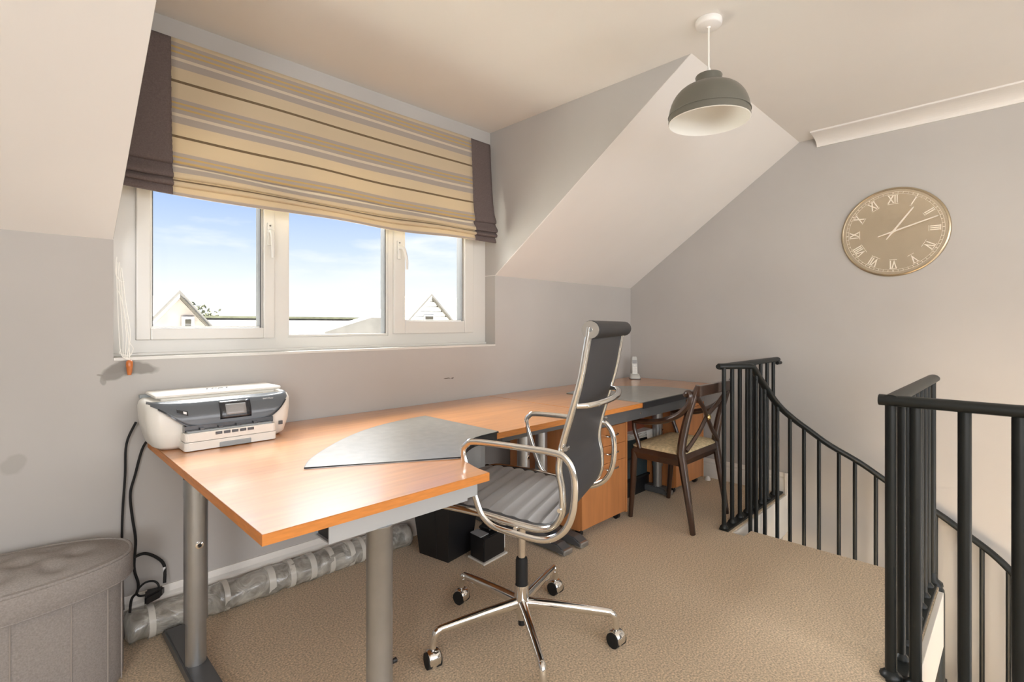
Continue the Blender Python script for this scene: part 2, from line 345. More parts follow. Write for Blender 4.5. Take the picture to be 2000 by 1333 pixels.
# ------------------------------------------------------------------ window_1 : white frame, two casements, fixed light, sill
YF = .095
win = bpy.data.objects.new('window_1', None); COL.objects.link(win); win.location = (1.25, .1, ZS); WM['window_1'] = Matrix.Translation(win.location); win['kind'] = 'structure'; win['label'] = 'white plastic window with two opening casements in the dormer'
Z1 = 2.0
m = MB()
m.box(XL, .362, YF, YF+.07, 1.1075, 1.95); m.box(2.105, XC, YF, YF+.07, 1.1075, 1.95)
m.box(XL, XC, YF, YF+.07, ZS+.004, 1.1075); m.box(XL, XC, YF, YF+.07, 1.95, Z1)
m.box(1.53, 2.105, YF, YF+.07, 1.1075, 1.1195); m.box(.885, .955, YF, YF+.07, 1.1075, 1.95); m.box(1.50, 1.53, YF, YF+.07, 1.1075, 1.95)
m.build('frame', 'upvc', win)
def sash(x0, x1, z0, z1, w, side):
    s = MB(); y0, y1 = YF-.016, YF+.05
    for a, b, c, d in ((x0, x0+w, z0, z1), (x1-w, x1, z0, z1), (x0+w, x1-w, z0, z0+w), (x0+w, x1-w, z1-w, z1)): s.box(a, b, y0, y1, c, d, .004)
    for a, b, c, d in ((x0+w-.002, x0+w+.007, z0+w+.007, z1-w), (x1-w-.007, x1-w+.002, z0+w+.007, z1-w), (x0+w, x1-w, z0+w-.002, z0+w+.007)): s.box(a, b, y0+.02, y1-.001, c, d)
    o = s.build('casement', 'upvc', win)
    MB().box(x0+w+.0075, x0+w+.0105, y0+.022, y1, z0+w, z1-w).build('gasket', 'gasket', o); MB().box(x1-w-.0125, x1-w-.0075, y0+.014, y1, z0+w, z1-w).build('gasket', 'gasket', o)
    MB().box(x0+w, x1-w, YF+.02, YF+.024, z0+w, z1-w).build('pane', 'pane', o)
    # lever handle: rose plate with key eye, curved lever
    hx = x1-w*.5 if side > 0 else x0+w*.4; hz = 1.61
    h = MB(); h.box(hx-.011, hx+.011, y0-.010, y0, hz-.075, hz+.03, .004)
    h.build('handle_plate', 'upvc', o)
    k = MB(); k.lathe([(0, 0), (.004, 0), (.004, .003), (0, .003)], M=Matrix.Translation((hx, y0-.010, hz+.016)) @ Matrix.Rotation(PI/2, 4, 'X'), seg=10); k.build('key_eye', 'gasket', o)
    dx = .012 if side < 0 else 0
    pth = smooth_path([(hx, y0-.008, hz-.01), (hx+dx*.6, y0-.034, hz-.014), (hx+dx*1.2, y0-.044, hz-.04), (hx+dx*2, y0-.046, hz-.085), (hx+dx*2, y0-.046, hz-.135)], 5)
    n = len(pth); MB().tube(pth, [1.15-.45*i/(n-1) for i in range(n)], 10, flat=(.010, .008), up=(0, 1, 0)).build('lever', 'upvc', o)
sash(.362, .888, 1.106, 1.96, .048, 1); sash(1.528, 2.108, 1.118, 1.96, .072, -1)
for a, b, c, d in ((.955, .962, 1.12, 1.95), (1.488, 1.50, 1.12, 1.95), (.955, 1.50, 1.1075, 1.1205)): MB().box(a, b, YF+.004, YF+.05, c, d, .002).build('glazing_bead', 'upvc', win)
MB().box(.955, 1.49, YF+.02, YF+.024, 1.115, 1.96).build('pane', 'pane', win)
MB().box(1.482, 1.487, YF+.006, YF+.05, 1.12, 1.96).build('gasket', 'gasket', win)
m = MB(); m.box(XL, XC, -.004, YF+.06, ZS-.012, ZS, .002); m.build('sill', 'upvc', win)
m = MB(); m.box(XL, XC, YF-.012, YF+.002, ZS, ZS+.012, .003); m.build('sill_bead', 'upvc', win)

# ------------------------------------------------------------------ roman blind
bl = thing('roman_blind', 'striped cream and gold roman blind with brown borders, half raised over the window', 'blind', (1.23, -.01, 1.68))
prof = [(.012, 2.312), (-.012, 2.306), (-.016, 2.27), (-.018, 2.15), (-.020, 2.02), (-.024, 1.93), (-.034, 1.86), (-.046, 1.815), (-.044, 1.803), (-.030, 1.800), (-.036, 1.785), (-.056, 1.762), (-.058, 1.750), (-.040, 1.748),
        (-.052, 1.738), (-.064, 1.727), (-.060, 1.719), (-.042, 1.718), (-.048, 1.705), (-.052, 1.688), (-.050, 1.683), (-.040, 1.684)]
BX = [.300, .459, 2.008, 2.166]
def blind_strip(x0, x1, n, seed, name, material):
    rnd = random.Random(seed); rows = []; us = []
    arc = [0]
    for i in range(1, len(prof)): arc.append(arc[-1] + math.dist(prof[i], prof[i-1]))
    fine = []
    for i in range(len(prof)-1):
        k = 3 if i < 6 else 2
        for j in range(k): t = j/k; fine.append((prof[i][0]*(1-t)+prof[i+1][0]*t, prof[i][1]*(1-t)+prof[i+1][1]*t, arc[i]*(1-t)+arc[i+1]*t))
    fine.append((*prof[-1], arc[-1]))
    for y, z, a in fine:
        row = []
        low = max(0, min(1, (2.25-z)/.5))
        for k in range(n+1):
            x = x0+(x1-x0)*k/n
            wv = .010*math.sin(x*5.1+z*3)*low + .006*math.sin(x*11+1.3+z*9)*low
            sag = -.012*low*math.sin((x-.3)/1.87*PI)
            flare = (.020*max(0, (x-2.05)/.12) - .010*max(0, (.42-x)/.12))*max(0, (1.86-z)/.15)*(.5+.5*math.cos((z-1.79)*40))
            row.append((x+flare, y+wv*.9-.012*low*abs(math.sin(x*2.2)), z+sag+.004*math.sin(x*7.3+z*30)*(1 if z < 1.8 else .2)))
        rows.append(row); us.append(a)
    mb = MB().grid(rows); o = mb.build(name, material, bl, sharp=False)
    uvl = o.data.uv_layers.new(name='uv'); m_ = n+1
    for lp in o.data.loops:
        vi = lp.vertex_index; uvl.data[lp.index].uv = ((vi % m_)/n, (us[vi//m_]-.190)/.222)
    solidify(o, .004)
    return o
blind_strip(BX[1], BX[2], 60, 1, 'striped_panel', 'blind_fabric')
blind_strip(BX[0], BX[1]+.001, 8, 2, 'border', 'blind_border'); blind_strip(BX[2]-.001, BX[3], 8, 3, 'border', 'blind_border')
MB().box(.30, 2.166, .006, .045, 2.285, 2.312, .003).build('headrail', 'upvc', bl)
# pull cord: looped strands and a turned wooden acorn
cd_ = thing('blind_cord', 'looped white blind cords with a turned wooden acorn at the left of the window', 'cord', (.327, -.01, .985))
for i, (x, zt) in enumerate(((.288, 1.41), (.293, 1.40), (.297, 1.40), (.303, 1.38), (.290, 1.30))):
    pts = smooth_path([(x, -.012-.002*i, zt), (x+.004+.003*i, -.014, 1.25), (x+.008+.006*i, -.016-.002*i, 1.13), (.315+.006*(i-2), -.017, 1.055), (.327, -.018, 1.034)], 5)
    MB().tube(pts, .0016, 6).build('strand', 'cord_white', cd_)
MB().tube(smooth_path([(.303, -.014, 1.075), (.297, -.014, 1.062), (.31, -.016, 1.055), (.327, -.018, 1.05), (.336, -.018, 1.066), (.338, -.018, 1.080), (.327, -.018, 1.10)], 5), .0016, 6).build('strand', 'cord_white', cd_)
MB().tube(smooth_path([(.290, -.012, 1.42), (.287, -.013, 1.36), (.300, -.014, 1.33), (.312, -.014, 1.328)], 5), .002, 6).build('strand', 'cord_white', cd_)
MB().lathe([(0, 0), (.006, 0), (.0085, .012), (.010, .030), (.0115, .034), (.0105, .037), (.0115, .041), (.0105, .044), (.011, .050), (.007, .055), (.003, .056)], (.327, -.018, .978), 16).build('acorn', 'acorn', cd_)

# ------------------------------------------------------------------ desks
def arc_pts(p0, p1, bulge, n=14):
    """quadratic curve from p0 to p1 through control offset"""
    c = Vector(bulge); a = Vector(p0); b = Vector(p1)
    return [tuple((a*(1-t)**2 + c*2*t*(1-t) + b*t*t)) for t in [i/n for i in range(n+1)]]
front_curve = [(1.434, -.858)] + [tuple(p)[:2] for p in smooth_path([(1.442, -.853, 0), (1.301, -.869, 0), (1.193, -.933, 0), (1.118, -1.005, 0), (1.078, -1.062, 0)], 4)]
wood_curve = [tuple(p)[:2] for p in smooth_path([(1.078, -1.062, 0), (1.055, -1.130, 0), (1.040, -1.19, 0), (1.034, -1.248, 0)], 4)]
d1 = thing('corner_desk', 'orange beech corner desk carrying the printer, with grey corner panel, near the left wall', 'desk', (1.2, -.5, 0))
top1 = [(.385, -.012), (2.146, -.012), (2.146, -.856)] + front_curve[:1] + [(1.442, -.853)] + front_curve[2:] + wood_curve[1:] + [(.385, -1.246)]
def two_tone_top(poly, z0, z1, root):
    """desktop: top surface in wood, edging a mesh of its own"""
    t = MB().prism(poly, z0+.001, z1, bev=.0008); o = t.build('desktop', 'desk_wood', root)
    k = len(poly); e_ = MB()
    area = sum(poly[i][0]*poly[(i+1) % k][1]-poly[(i+1) % k][0]*poly[i][1] for i in range(k)); s_ = 1 if area > 0 else -1
    off = []
    for i in range(k):
        a, b, c = Vector(poly[i-1]), Vector(poly[i]), Vector(poly[(i+1) % k]); n1 = Vector(((b-a).y, -(b-a).x)); n2 = Vector(((c-b).y, -(c-b).x))
        n1 = n1.normalized() if n1.length > 1e-9 else n2.normalized(); n2 = n2.normalized() if n2.length > 1e-9 else n1; nn = (n1+n2).normalized(); off.append(b+nn*s_*.0012)
    vs = [(p[0], p[1], z0) for p in off]+[(p[0], p[1], z1-.001) for p in off]; e_.add(vs, [(i, (i+1) % k, k+(i+1) % k, k+i) for i in range(k)])
    e_.build('edging', 'desk_edge', o)
two_tone_top(top1, .695, .72, d1)
ins1 = [(.651, -.82)] + [tuple(p)[:2] for p in smooth_path([(.651, -.82, 0), (.725, -.713, 0), (.901, -.549, 0), (1.079, -.43, 0), (1.262, -.363, 0), (1.442, -.338, 0)], 5)][1:] + [(1.446, -.851)] + [(x+.004, y-.003) for x, y in front_curve[2:]]
MB().prism(ins1, .7195, .7255, bev=.001).build('corner_panel', 'insert_dark', d1)
MB().tube([(x, y, .7235) for x, y in ins1], .0022, 6, closed=True).build('panel_lipping', 'insert_edge', d1)
fc = [(1.446, -.851)]+[(x+.002, y-.0035) for x, y in front_curve[2:]]
m = MB(); vs = [(x, y, .690) for x, y in fc]+[(x, y, .7225) for x, y in fc]; k = len(fc); m.add(vs, [(i, i+1, k+i+1, k+i) for i in range(k-1)]); o = m.build('panel_edge', 'insert_edge', d1); solidify(o, .006)
# grey metal valance under the corner panel
vc = [(x-.03, y+.05) for x, y in fc]; m = MB(); m.add([(x, y, .575+.03*(i/k)) for i, (x, y) in enumerate(vc)]+[(x, y, .692) for x, y in vc], [(i, i+1, k+i+1, k+i) for i in range(k-1)]); o = m.build('valance', 'beam_grey', d1); solidify(o, .003)
# front steel beam (open box tube) and round leg
def box_tube(m, x0, x1, y0, y1, z0, z1, t=.004):
    m.box(x0, x1, y0, y1, z0, z0+t); m.box(x0, x1, y0, y1, z1-t, z1); m.box(x0, x1, y0, y0+t, z0+t, z1-t); m.box(x0, x1, y1-t, y1, z0+t, z1-t)
m = MB(); box_tube(m, .551, .985, -1.205, -1.125, .636, .694); m.build('beam', 'beam_grey', d1)
m = MB(); m.box(.558, .57, -1.2005, -1.1295, .6405, .6895); m.build('beam_inner_shade', 'black_plastic', d1)  # black block that stands for the shade inside the open tube
m = MB(); m.box(.985, 1.03, -1.20, -1.16, .640, .690, .003); m.build('beam_bracket', 'beam_grey', d1)
MB().lathe([(0, 0), (.037, 0), (.037, .012), (.0345, .016), (.0345, .630), (.038, .634), (.038, .637), (0, .637)], (.705, -1.175, 0), 24).build('leg', 'leg_silver', d1)
m = MB(); m.lathe([(0, 0), (.006, 0), (.007, .012), (0, .014)], M=Matrix.Translation((.735, -1.19, .26)) @ Matrix.Rotation(PI/2, 4, 'Y'), seg=10); m.build('adjuster_screw', 'black_plastic', d1)
def c_leg(root, x, yc, y0, y1, z1=.66, rail=True):
    lg = MB(); lg.tube([(x, yc, .046), (x, yc, .20)], .0305, 20).tube([(x, yc, .19), (x, yc, .615)], .035, 20).tube([(x, yc, .60), (x, yc, z1)], .036, 20)
    o = lg.build('leg', 'leg_silver', root)
    f = MB(); f.prism([(y0, .008), (y1, .008), (y1, .022), (y1-.05, .045), (y0+.05, .052), (y0, .028)] if y0 < y1 else [], x-.036, x+.036, 'x', bev=.006); f.build('foot', 'foot_grey', o)
    f = MB()
    f.box(x-.034, x+.034, y0-.002, y0+.045, .004, .034, .008); f.build('foot_cap', 'leg_silver', o)
    for yy in (y0+.03, y1-.03): MB().lathe([(0, 0), (.02, 0), (.02, .010), (0, .010)], (x, yy, 0), 14).build('glide', 'black_plastic', o)
    f = MB(); box_tube(f, x-.02, x+.02, y0+.02, y1, .652, .694); f.build('top_rail', 'beam_grey', o)
    for yy in (y0+.024, y1-.008): MB().box(x-.017, x+.017, yy, yy+.005, .656, .690).build('rail_plug', 'black_plastic', o)
    # locking bolt
    f = MB(); f.lathe([(0, 0), (.012, 0), (.012, .003), (.007, .004), (.006, .002), (0, .002)], M=Matrix.Translation((x+.002, yc-.0345, .445)) @ Matrix.Rotation(PI/2, 4, 'X'), seg=14); o2 = f.build('bolt', 'chrome', o)
    f = MB(); f.lathe([(0, 0), (.005, 0), (.005, .002), (0, .002)], M=Matrix.Translation((x+.002, yc-.0375, .445)) @ Matrix.Rotation(PI/2, 4, 'X'), seg=10); f.build('bolt_hole', 'black_plastic', o)
    return o
c_leg(d1, .445, -.45, -.80, -.12); c_leg(d1, 2.01, -.455, -.77, -.08)
MB().box(.48, .52, -.40, -.33, .665, .694, .003).build('top_bracket', 'black_plastic', d1)
MB().box(1.46, 1.97, -.09, -.075, .36, .69, .002).build('modesty_panel', 'panel_redwood', d1)
MB().box(1.50, 1.99, -.82, -.78, .665, .694, .002).build('stretcher', 'foot_grey', d1)

d2 = thing('corner_desk', 'orange beech desk with dark panel in front of the clock wall, holding the phone', 'desk', (3, -.45, 0))
top2 = [(2.152, -.012), (3.812, -.012), (3.812, -.80), (3.30, -.838), (2.565, -.856), (2.152, -.856)]
two_tone_top(top2, .695, .72, d2)
ins2 = [(2.575, -.862), (2.575, -.30)] + [tuple(p)[:2] for p in smooth_path([(2.575, -.30, 0), (2.85, -.245, 0), (3.13, -.32, 0), (3.27, -.46, 0), (3.325, -.60, 0), (3.325, -.74, 0), (3.30, -.842, 0)], 4)][1:]
MB().prism(ins2, .7195, .7255, bev=.001).build('corner_panel', 'insert_dark', d2)
m = MB().prism([(2.575, -.866), (3.303, -.846), (3.303, -.838), (2.575, -.856)], .688, .7225); m.build('panel_edge', 'insert_edge', d2)
c_leg(d2, 2.14, -.47, -.775, -.08); c_leg(d2, 3.205, -.60, -.70, -.10)
m = MB(); m.box(2.20, 3.16, -.83, -.79, .625, .694, .002); m.build('stretcher', 'foot_grey', d2)
MB().box(2.62, 3.20, -.50, -.485, .30, .69, .002).build('modesty_panel', 'panel_redwood', d2)
MB().lathe([(0, 0), (.006, 0), (.005, .003), (0, .004)], M=Matrix.Translation((2.60, -.83, .655)) @ Matrix.Rotation(PI/2, 4, 'X'), seg=10).build('screw', 'chrome', d2)

# ------------------------------------------------------------------ drawer pedestals
def pedestal(label, x0, x1, y0, y1, z1, handles=True, drawers=3):
    p = thing('drawer_pedestal', label, 'drawers', ((x0+x1)/2, (y0+y1)/2, 0), group='under-desk pedestals')
    m = MB(); m.box(x0, x1, y0+.02, y1, .045, z1-.02); m.build('carcass', 'pedestal_wood', p)
    m = MB(); m.box(x0-.002, x1+.002, y0-.004, y1, z1-.02, z1, .001); m.build('top', 'pedestal_wood', p)
    m = MB(); m.box(x1-.016, x1+.001, y0-.002, y0+.02, .045, z1-.02, .001); m.build('side_edge', 'pedestal_wood', p)
    zs = [.052, .372, .471, z1-.023] if drawers == 3 else [.052, z1-.023]
    for i in range(len(zs)-1):
        m = MB(); m.box(x0+.002, x1-.018, y0, y0+.019, zs[i]+.0012, zs[i+1]-.0012, .001); d = m.build('drawer', 'pedestal_wood', p)
        if handles:
            hz = (.348, .437, .538)[i]; hx = (x0+x1)/2+.03
            m = MB(); m.tube(smooth_path([(hx-.055, y0, hz), (hx-.055, y0-.024, hz), (hx-.04, y0-.030, hz-.004), (hx+.04, y0-.030, hz-.004), (hx+.055, y0-.024, hz), (hx+.055, y0, hz)], 4), .0055, 8); m.build('handle', 'chrome', d)
    for cx, cy in ((x0+.04, y0+.05), (x1-.04, y0+.05), (x0+.04, y1-.05), (x1-.04, y1-.05)):
        m = MB(); m.tube([(cx-.012, cy, .02), (cx+.012, cy, .02)], .02, 14); m.box(cx-.014, cx+.014, cy-.014, cy+.014, .025, .047); m.build('castor', 'black_plastic', p)
    return p
pedestal('beech drawer pedestal with three chrome handles behind the office chair', 2.20, 2.645, -.71, -.16, .605)
pedestal('plain beech pedestal under the desk behind the wooden chair', 3.24, 3.66, -.72, -.18, .60, False, 1)
m = MB(); m.lathe([(0, 0), (.022, 0), (.020, .012), (.010, .03), (0, .032)], (3.735, -.72, 0), 14); tag(m.build('floor_socket', 'lamp_white'), 'small white plastic floor puck beside the far pedestal', 'puck')

# ------------------------------------------------------------------ printer
pr = thing('printer', 'white inkjet printer with slate control panel on the desk corner', 'printer', (.6, -.16, .7205))
def rr(x0, x1, y0, y1, r, n=5):
    o = []
    for cx, cy, a in ((x1-r, y1-r, 0), (x0+r, y1-r, PI/2), (x0+r, y0+r, PI), (x1-r, y0+r, 1.5*PI)):
        for i in range(n+1): t = a+PI/2*i/n; o.append((cx+r*math.cos(t), cy+r*math.sin(t)))
    return o
def loft(sections, smooth=True):
    """sections: list of (loop2d, z)"""
    m = MB(); rows = [[(x, y, z) for x, y in lp] for lp, z in sections]; m.grid(rows, smooth, True)
    k = len(rows[0]); o = len(m.v)-len(rows)*k
    m.f += [tuple(o+i for i in range(k))[::-1], tuple(o+(len(rows)-1)*k+i for i in range(k))]; m.sm += [False, False]; return m
sec = [(rr(.385, .800, -.245, -.05, .045), .7215), (rr(.365, .815, -.262, -.035, .05), .735), (rr(.350, .830, -.270, -.028, .055), .785), (rr(.343, .836, -.268, -.025, .055), .83),
       (rr(.341, .838, -.262, -.025, .055), .868), (rr(.345, .834, -.250, -.026, .055), .884), (rr(.356, .824, -.232, -.030, .05), .8935)]
loft(sec).build('body', 'printer_white', pr)
# slate control panel: wraps the front with a swooping lower edge
rows = []
NX = 40
for j in range(9):
    row = []
    for i in range(NX+1):
        s_ = i/NX; x = .352+.474*s_
        low = .880-.085*min(1, math.sin(min(1, s_/.30)*PI/2)**1.6) if s_ < .5 else .880-.085*min(1, math.sin(min(1, (1-s_)/.26)*PI/2)**1.3)
        hi = .8905
        z = hi*(1-j/8)+low*(j/8)
        edge = min(s_, 1-s_); inset = .055*(1-math.sqrt(max(0, 1-(1-min(1, edge/.11))**2)))
        y = -.239-.046*min(1, ((.8905-z)/.055))**.5+inset - .003
        row.append((x, y, z))
    rows.append(row)
o = MB().grid(rows).build('control_panel', 'printer_panel', pr); solidify(o, .004, -1)
m = MB(); m.tube([rows[8][i] for i in range(2, NX-1)], .0045, 6, flat=(.004, .007), up=(0, 1, 0)); m.build('panel_trim', 'printer_dark', pr)
def panel_pt(x, f):
    s_ = (x-.352)/.474*NX; i = int(s_); a = f*8; j = min(7, int(a)); r0 = Vector(rows[j][i]).lerp(Vector(rows[j][i+1]), s_-i); r1 = Vector(rows[j+1][i]).lerp(Vector(rows[j+1][i+1]), s_-i); return r0.lerp(r1, a-j)
def panel_quad(x0, x1, f0, f1, off):
    return MB().grid([[panel_pt(x0+(x1-x0)*i/6, f0+(f1-f0)*j/8)+Vector((0, -off, off*.6)) for i in range(7)] for j in range(9)])
o = panel_quad(.560, .668, .14, .80, .0045).build('screen_bezel', 'printer_dark', pr); solidify(o, .002)
o2 = panel_quad(.580, .650, .26, .66, .0062).build('screen', 'screen_grey', o); solidify(o2, .001)
o = panel_quad(.425, .458, .42, .60, .0045).build('ready_light', 'printer_dark', pr); solidify(o, .001)
o2 = panel_quad(.444, .454, .46, .56, .0055).build('light_dot', 'mark_white', o); solidify(o2, .001)
def place_text(txt, size, origin, right, up, name, material, parent, **kw):
    vs, fs = text_mesh(txt, size, **kw); R = Vector(right).normalized(); U = Vector(up).normalized(); Nn = R.cross(U)
    return MB().add([Vector(origin)+R*v.x+U*v.y+Nn*v.z for v in vs], fs).build(name, material, parent)
p = panel_pt(.735, .22); u_ = (panel_pt(.735, .1)-panel_pt(.735, .35))
place_text('ENVY Photo', .0075, p+Vector((0, -.005, .004)), (1, 0, 0), u_, 'lettering', 'mark_white', pr, depth=.0003)
# scanner lid and glass-hinge upstand
lid = loft([(rr(.392, .786, -.205, -.045, .008), .8935), (rr(.390, .788, -.208, -.043, .008), .900), (rr(.372, .806, -.220, -.036, .008), .9055), (rr(.372, .806, -.220, -.036, .008), .9125), (rr(.376, .802, -.216, -.039, .008), .9150)], False).build('scanner_lid', 'printer_white', pr)
place_text('hp', .046, (.59, -.125, .9155), (1, 0, 0), (0, 1, 0), 'emblem', 'mark_dark', lid, depth=.0003, shear=.35)
for x in (-.036, .034): MB().prism([(.59+x-.003, -.138), (.59+x+.003, -.138), (.59+x+.012, -.108), (.59+x+.006, -.108)], .9150, .9156).build('emblem_stroke', 'mark_dark', lid)
MB().box(.352, .40, -.06, -.035, .889, .905, .004).build('hinge_cover', 'printer_grey', pr)
# paper trays in the front opening
m = MB(); m.box(.445, .745, -.3, -.20, .786, .806); m.build('tray_slot', 'printer_dark', pr)
m = MB(); m.prism(rr(.438, .748, -.330, -.2, .012, 3), .7225, .752, bev=.002); t1 = m.build('paper_tray', 'printer_white', pr)
MB().box(.548, .655, -.333, -.325, .7225, .741, .003).build('tray_grip', 'printer_grey', t1)
m = MB(); m.prism(rr(.440, .747, -.328, -.2, .012, 3), .7535, .784, bev=.002); t2 = m.build('photo_tray', 'printer_white', pr)
for k in range(5): MB().box(.535+k*.027, .557+k*.027, -.3295, -.326, .770, .780, .001).build('vent', 'printer_dark', t2)
MB().box(.450, .735, -.318, -.26, .784, .790, .002).build('paper_guide', 'printer_grey', t2)
for k in range(4): MB().box(.490+k*.060, .505+k*.060, -.312, -.27, .789, .798, .001).build('guide_fin', 'printer_dark', t2)
MB().box(.545, .650, -.283, -.26, .795, .803, .002).build('output_flap', 'printer_panel', pr)
MB().box(.777, .792, -.2735, -.268, .765, .780, .001).build('badge', 'mark_dark', pr)
# printer cables
cb = thing('power_cable', 'black power cables hanging from the printer to an adaptor on the wrapped roll', 'cable', (.33, -.03, .02))
MB().tube(smooth_path([(.345, -.03, .80), (.318, -.018, .72), (.314, -.016, .60), (.306, -.016, .45), (.305, -.016, .30), (.308, -.016, .10)], 6), .0042, 8).build('lead', 'black_rubber', cb)
MB().tube(smooth_path([(.385, -.035, .735), (.366, -.016, .69), (.345, -.016, .60), (.330, -.016, .53), (.336, -.016, .44), (.346, -.018, .35), (.341, -.02, .25), (.352, -.03, .19), (.345, -.05, .165), (.325, -.07, .15), (.318, -.075, .06)], 6), .0046, 8).build('lead', 'black_rubber', cb)
MB().tube(smooth_path([(.340, -.02, .288), (.375, -.02, .292), (.415, -.022, .262), (.436, -.025, .225), (.432, -.05, .17)], 6), .0055, 8).build('lead', 'black_rubber', cb)
MB().tube(smooth_path([(.345, -.05, .17), (.37, -.055, .195), (.40, -.06, .19), (.41, -.065, .165), (.38, -.07, .155), (.35, -.07, .158)], 6, True), .0038, 8, closed=True).build('coil', 'black_rubber', cb)
m = MB(); m.prism([(.358, -.115), (.415, -.085), (.432, -.055), (.372, -.045)], .132, .165, bev=.006); m.build('adaptor', 'black_plastic', cb)
m = MB(); m.tube([(.4355, -.026, .222), (.437, -.033, .196)], .0062, 8); m.build('cable_tag', 'mark_white', cb)

# ------------------------------------------------------------------ wrapped roll along the skirting
ro = thing('wrapped_roll', 'long roll wrapped in clear plastic and tape, lying along the skirting board', 'roll', (.9, -.08, 0))
rows = []; rnd = random.Random(3); R0 = .055; n = 90; ph = [rnd.uniform(0, 6) for _ in range(8)]
for i in range(n+1):
    x = .30+1.22*i/n; row = []
    for k in range(18):
        a = 2*PI*k/18; r = R0*(1+.05*math.sin(x*37+ph[0]+2*a)+.04*math.sin(x*61+ph[1]+3*a)+.03*math.sin(5*a+x*23+ph[2]))
        if i in (0, n): r *= .5
        row.append((x, -.080+r*1.05*math.cos(a), max(.001, .056+r*math.sin(a))))
    rows.append(row)
MB().grid(rows, True, True).build('plastic_wrap', 'film', ro, sharp=False)
for x in (.37, .62, .79, .88, .97, 1.06, 1.16, 1.22, 1.36):
    MB().tube([(x, -.080, .058), (x+.018+.01*rnd.random(), -.080, .058)], .0595, 20).build('tape_band', 'tape', ro)

# ------------------------------------------------------------------ ottoman
ot = thing('storage_ottoman', 'oval grey fabric storage ottoman with button-tufted lid against the wall', 'ottoman', (-.08, -.245, 0))
def oval(a, b, cx=-.085, cy=-.238, n=64, e=2.35): return [(cx+a*math.copysign(abs(math.cos(2*PI*k/n))**(2/e), math.cos(2*PI*k/n)), cy+b*math.copysign(abs(math.sin(2*PI*k/n))**(2/e), math.sin(2*PI*k/n))) for k in range(n)]
loft([(oval(.358, .164), .004), (oval(.364, .168), .02), (oval(.364, .168), .352)]).build('body', 'ottoman', ot)
loft([(oval(.386, .190), .340), (oval(.390, .194), .345), (oval(.390, .194), .408), (oval(.387, .191), .416), (oval(.376, .180), .420)]).build('lid_rim', 'ottoman', ot)
rows = []; btn = [(-.33, -.238), (-.205, -.238), (-.085, -.238), (.035, -.238), (.16, -.238), (-.27, -.155), (-.145, -.155), (-.025, -.155), (.10, -.155), (-.27, -.32), (-.145, -.32), (-.025, -.32), (.10, -.32)]
for j in range(25):
    f = 1-j/24; row = []
    for x, y in oval(.374*f+1e-4, .178*f+1e-4, n=96):
        dome = .032*(1-f**4)
        dm = sum(.020*math.exp(-((x-bx)**2+(y-by)**2)/.0011) for bx, by in btn)
        # pleats between neighbouring buttons
        pl = 0
        for a_ in range(len(btn)):
            for b_ in range(a_):
                ax, ay = btn[a_]; bx, by = btn[b_]; d = math.hypot(ax-bx, ay-by)
                if d < .13 and abs(ay-by) > .01:
                    t = max(0, min(1, ((x-bx)*(ax-bx)+(y-by)*(ay-by))/d/d)); q = math.hypot(x-bx-t*(ax-bx), y-by-t*(ay-by)); pl = max(pl, .006*math.exp(-q*q/.00025))
        row.append((x, y, .414+dome-max(dm, pl)))
    rows.append(row)
MB().grid(rows, True, True).build('tufted_lid', 'ottoman', ot, sharp=False)
MB().tube([(x, y, .4175) for x, y in oval(.384, .188)], .0055, 8, closed=True).build('piping', 'ottoman', ot)
MB().tube([(x, y, .343) for x, y in oval(.388, .192)], .003, 8, closed=True).build('piping', 'ottoman', ot)
for k in (50, 54, 58, 61, 44):
    x, y = oval(.3655, .1695)[k]; MB().tube([(x, y, .006), (x, y, .345)], .0022, 6).build('seam', 'seam', ot)

# ------------------------------------------------------------------ waste bin and small box under the desk
bn = thing('waste_bin', 'black square tapered waste bin on the carpet under the corner desk', 'bin', (1.59, -.31, 0))
m = MB(); A0 = [(1.495, -.215), (1.530, -.405), (1.705, -.375), (1.67, -.19)]; ctr = (1.60, -.295)
A1 = [(ctr[0]+(x-ctr[0])*1.32, ctr[1]+(y-ctr[1])*1.32) for x, y in A0]; A2 = [(ctr[0]+(x-ctr[0])*1.27, ctr[1]+(y-ctr[1])*1.27) for x, y in A0]; A3 = [(ctr[0]+(x-ctr[0])*.97, ctr[1]+(y-ctr[1])*.97) for x, y in A0]
rows = [[(*p, .0) for p in A3], [(*p, .001) for p in A0], [(*p, .31) for p in A1], [(*p, .31) for p in A2], [(*p, .01) for p in A3]]
m.grid(rows, False, True); o = len(m.v)-4; m.f += [(o, o+1, o+2, o+3), (3, 2, 1, 0)]; m.sm += [False, False]; m.build('bin_body', 'black_plastic', bn)
MB().tube([(x, y, .312) for x, y in A1], .006, 8, closed=True).build('rim', 'black_plastic', bn)
m = MB(); a = Vector((*A0[0], .004)).lerp(Vector((*A0[1], .004)), .62); b = Vector((*A1[0], .305)).lerp(Vector((*A1[1], .305)), .62); m.tube([a, b], .0018, 6); m.build('corner_crease', 'black_rubber', bn)
sb = thing('cable_box', 'small black box with a tangle of leads on a white base, beside the bin', 'box', (1.72, -.48, 0))
B0 = [(1.645, -.435), (1.640, -.545), (1.800, -.525), (1.80, -.415)]
m = MB().prism(B0, .010, .125, bev=.004); m.build('box_body', 'black_plastic', sb)
m = MB().prism([(x+(.012 if x > 1.7 else -.008), y+(.01 if y > -.48 else -.010)) for x, y in B0], .0005, .0095, bev=.002); m.build('base_tray', 'white_gloss', sb)
m = MB().prism([(1.645, -.437), (1.641, -.520), (1.70, -.512), (1.70, -.43)], .1252, .129); m.build('label_plate', 'phone_grey', sb)
rnd = random.Random(5)
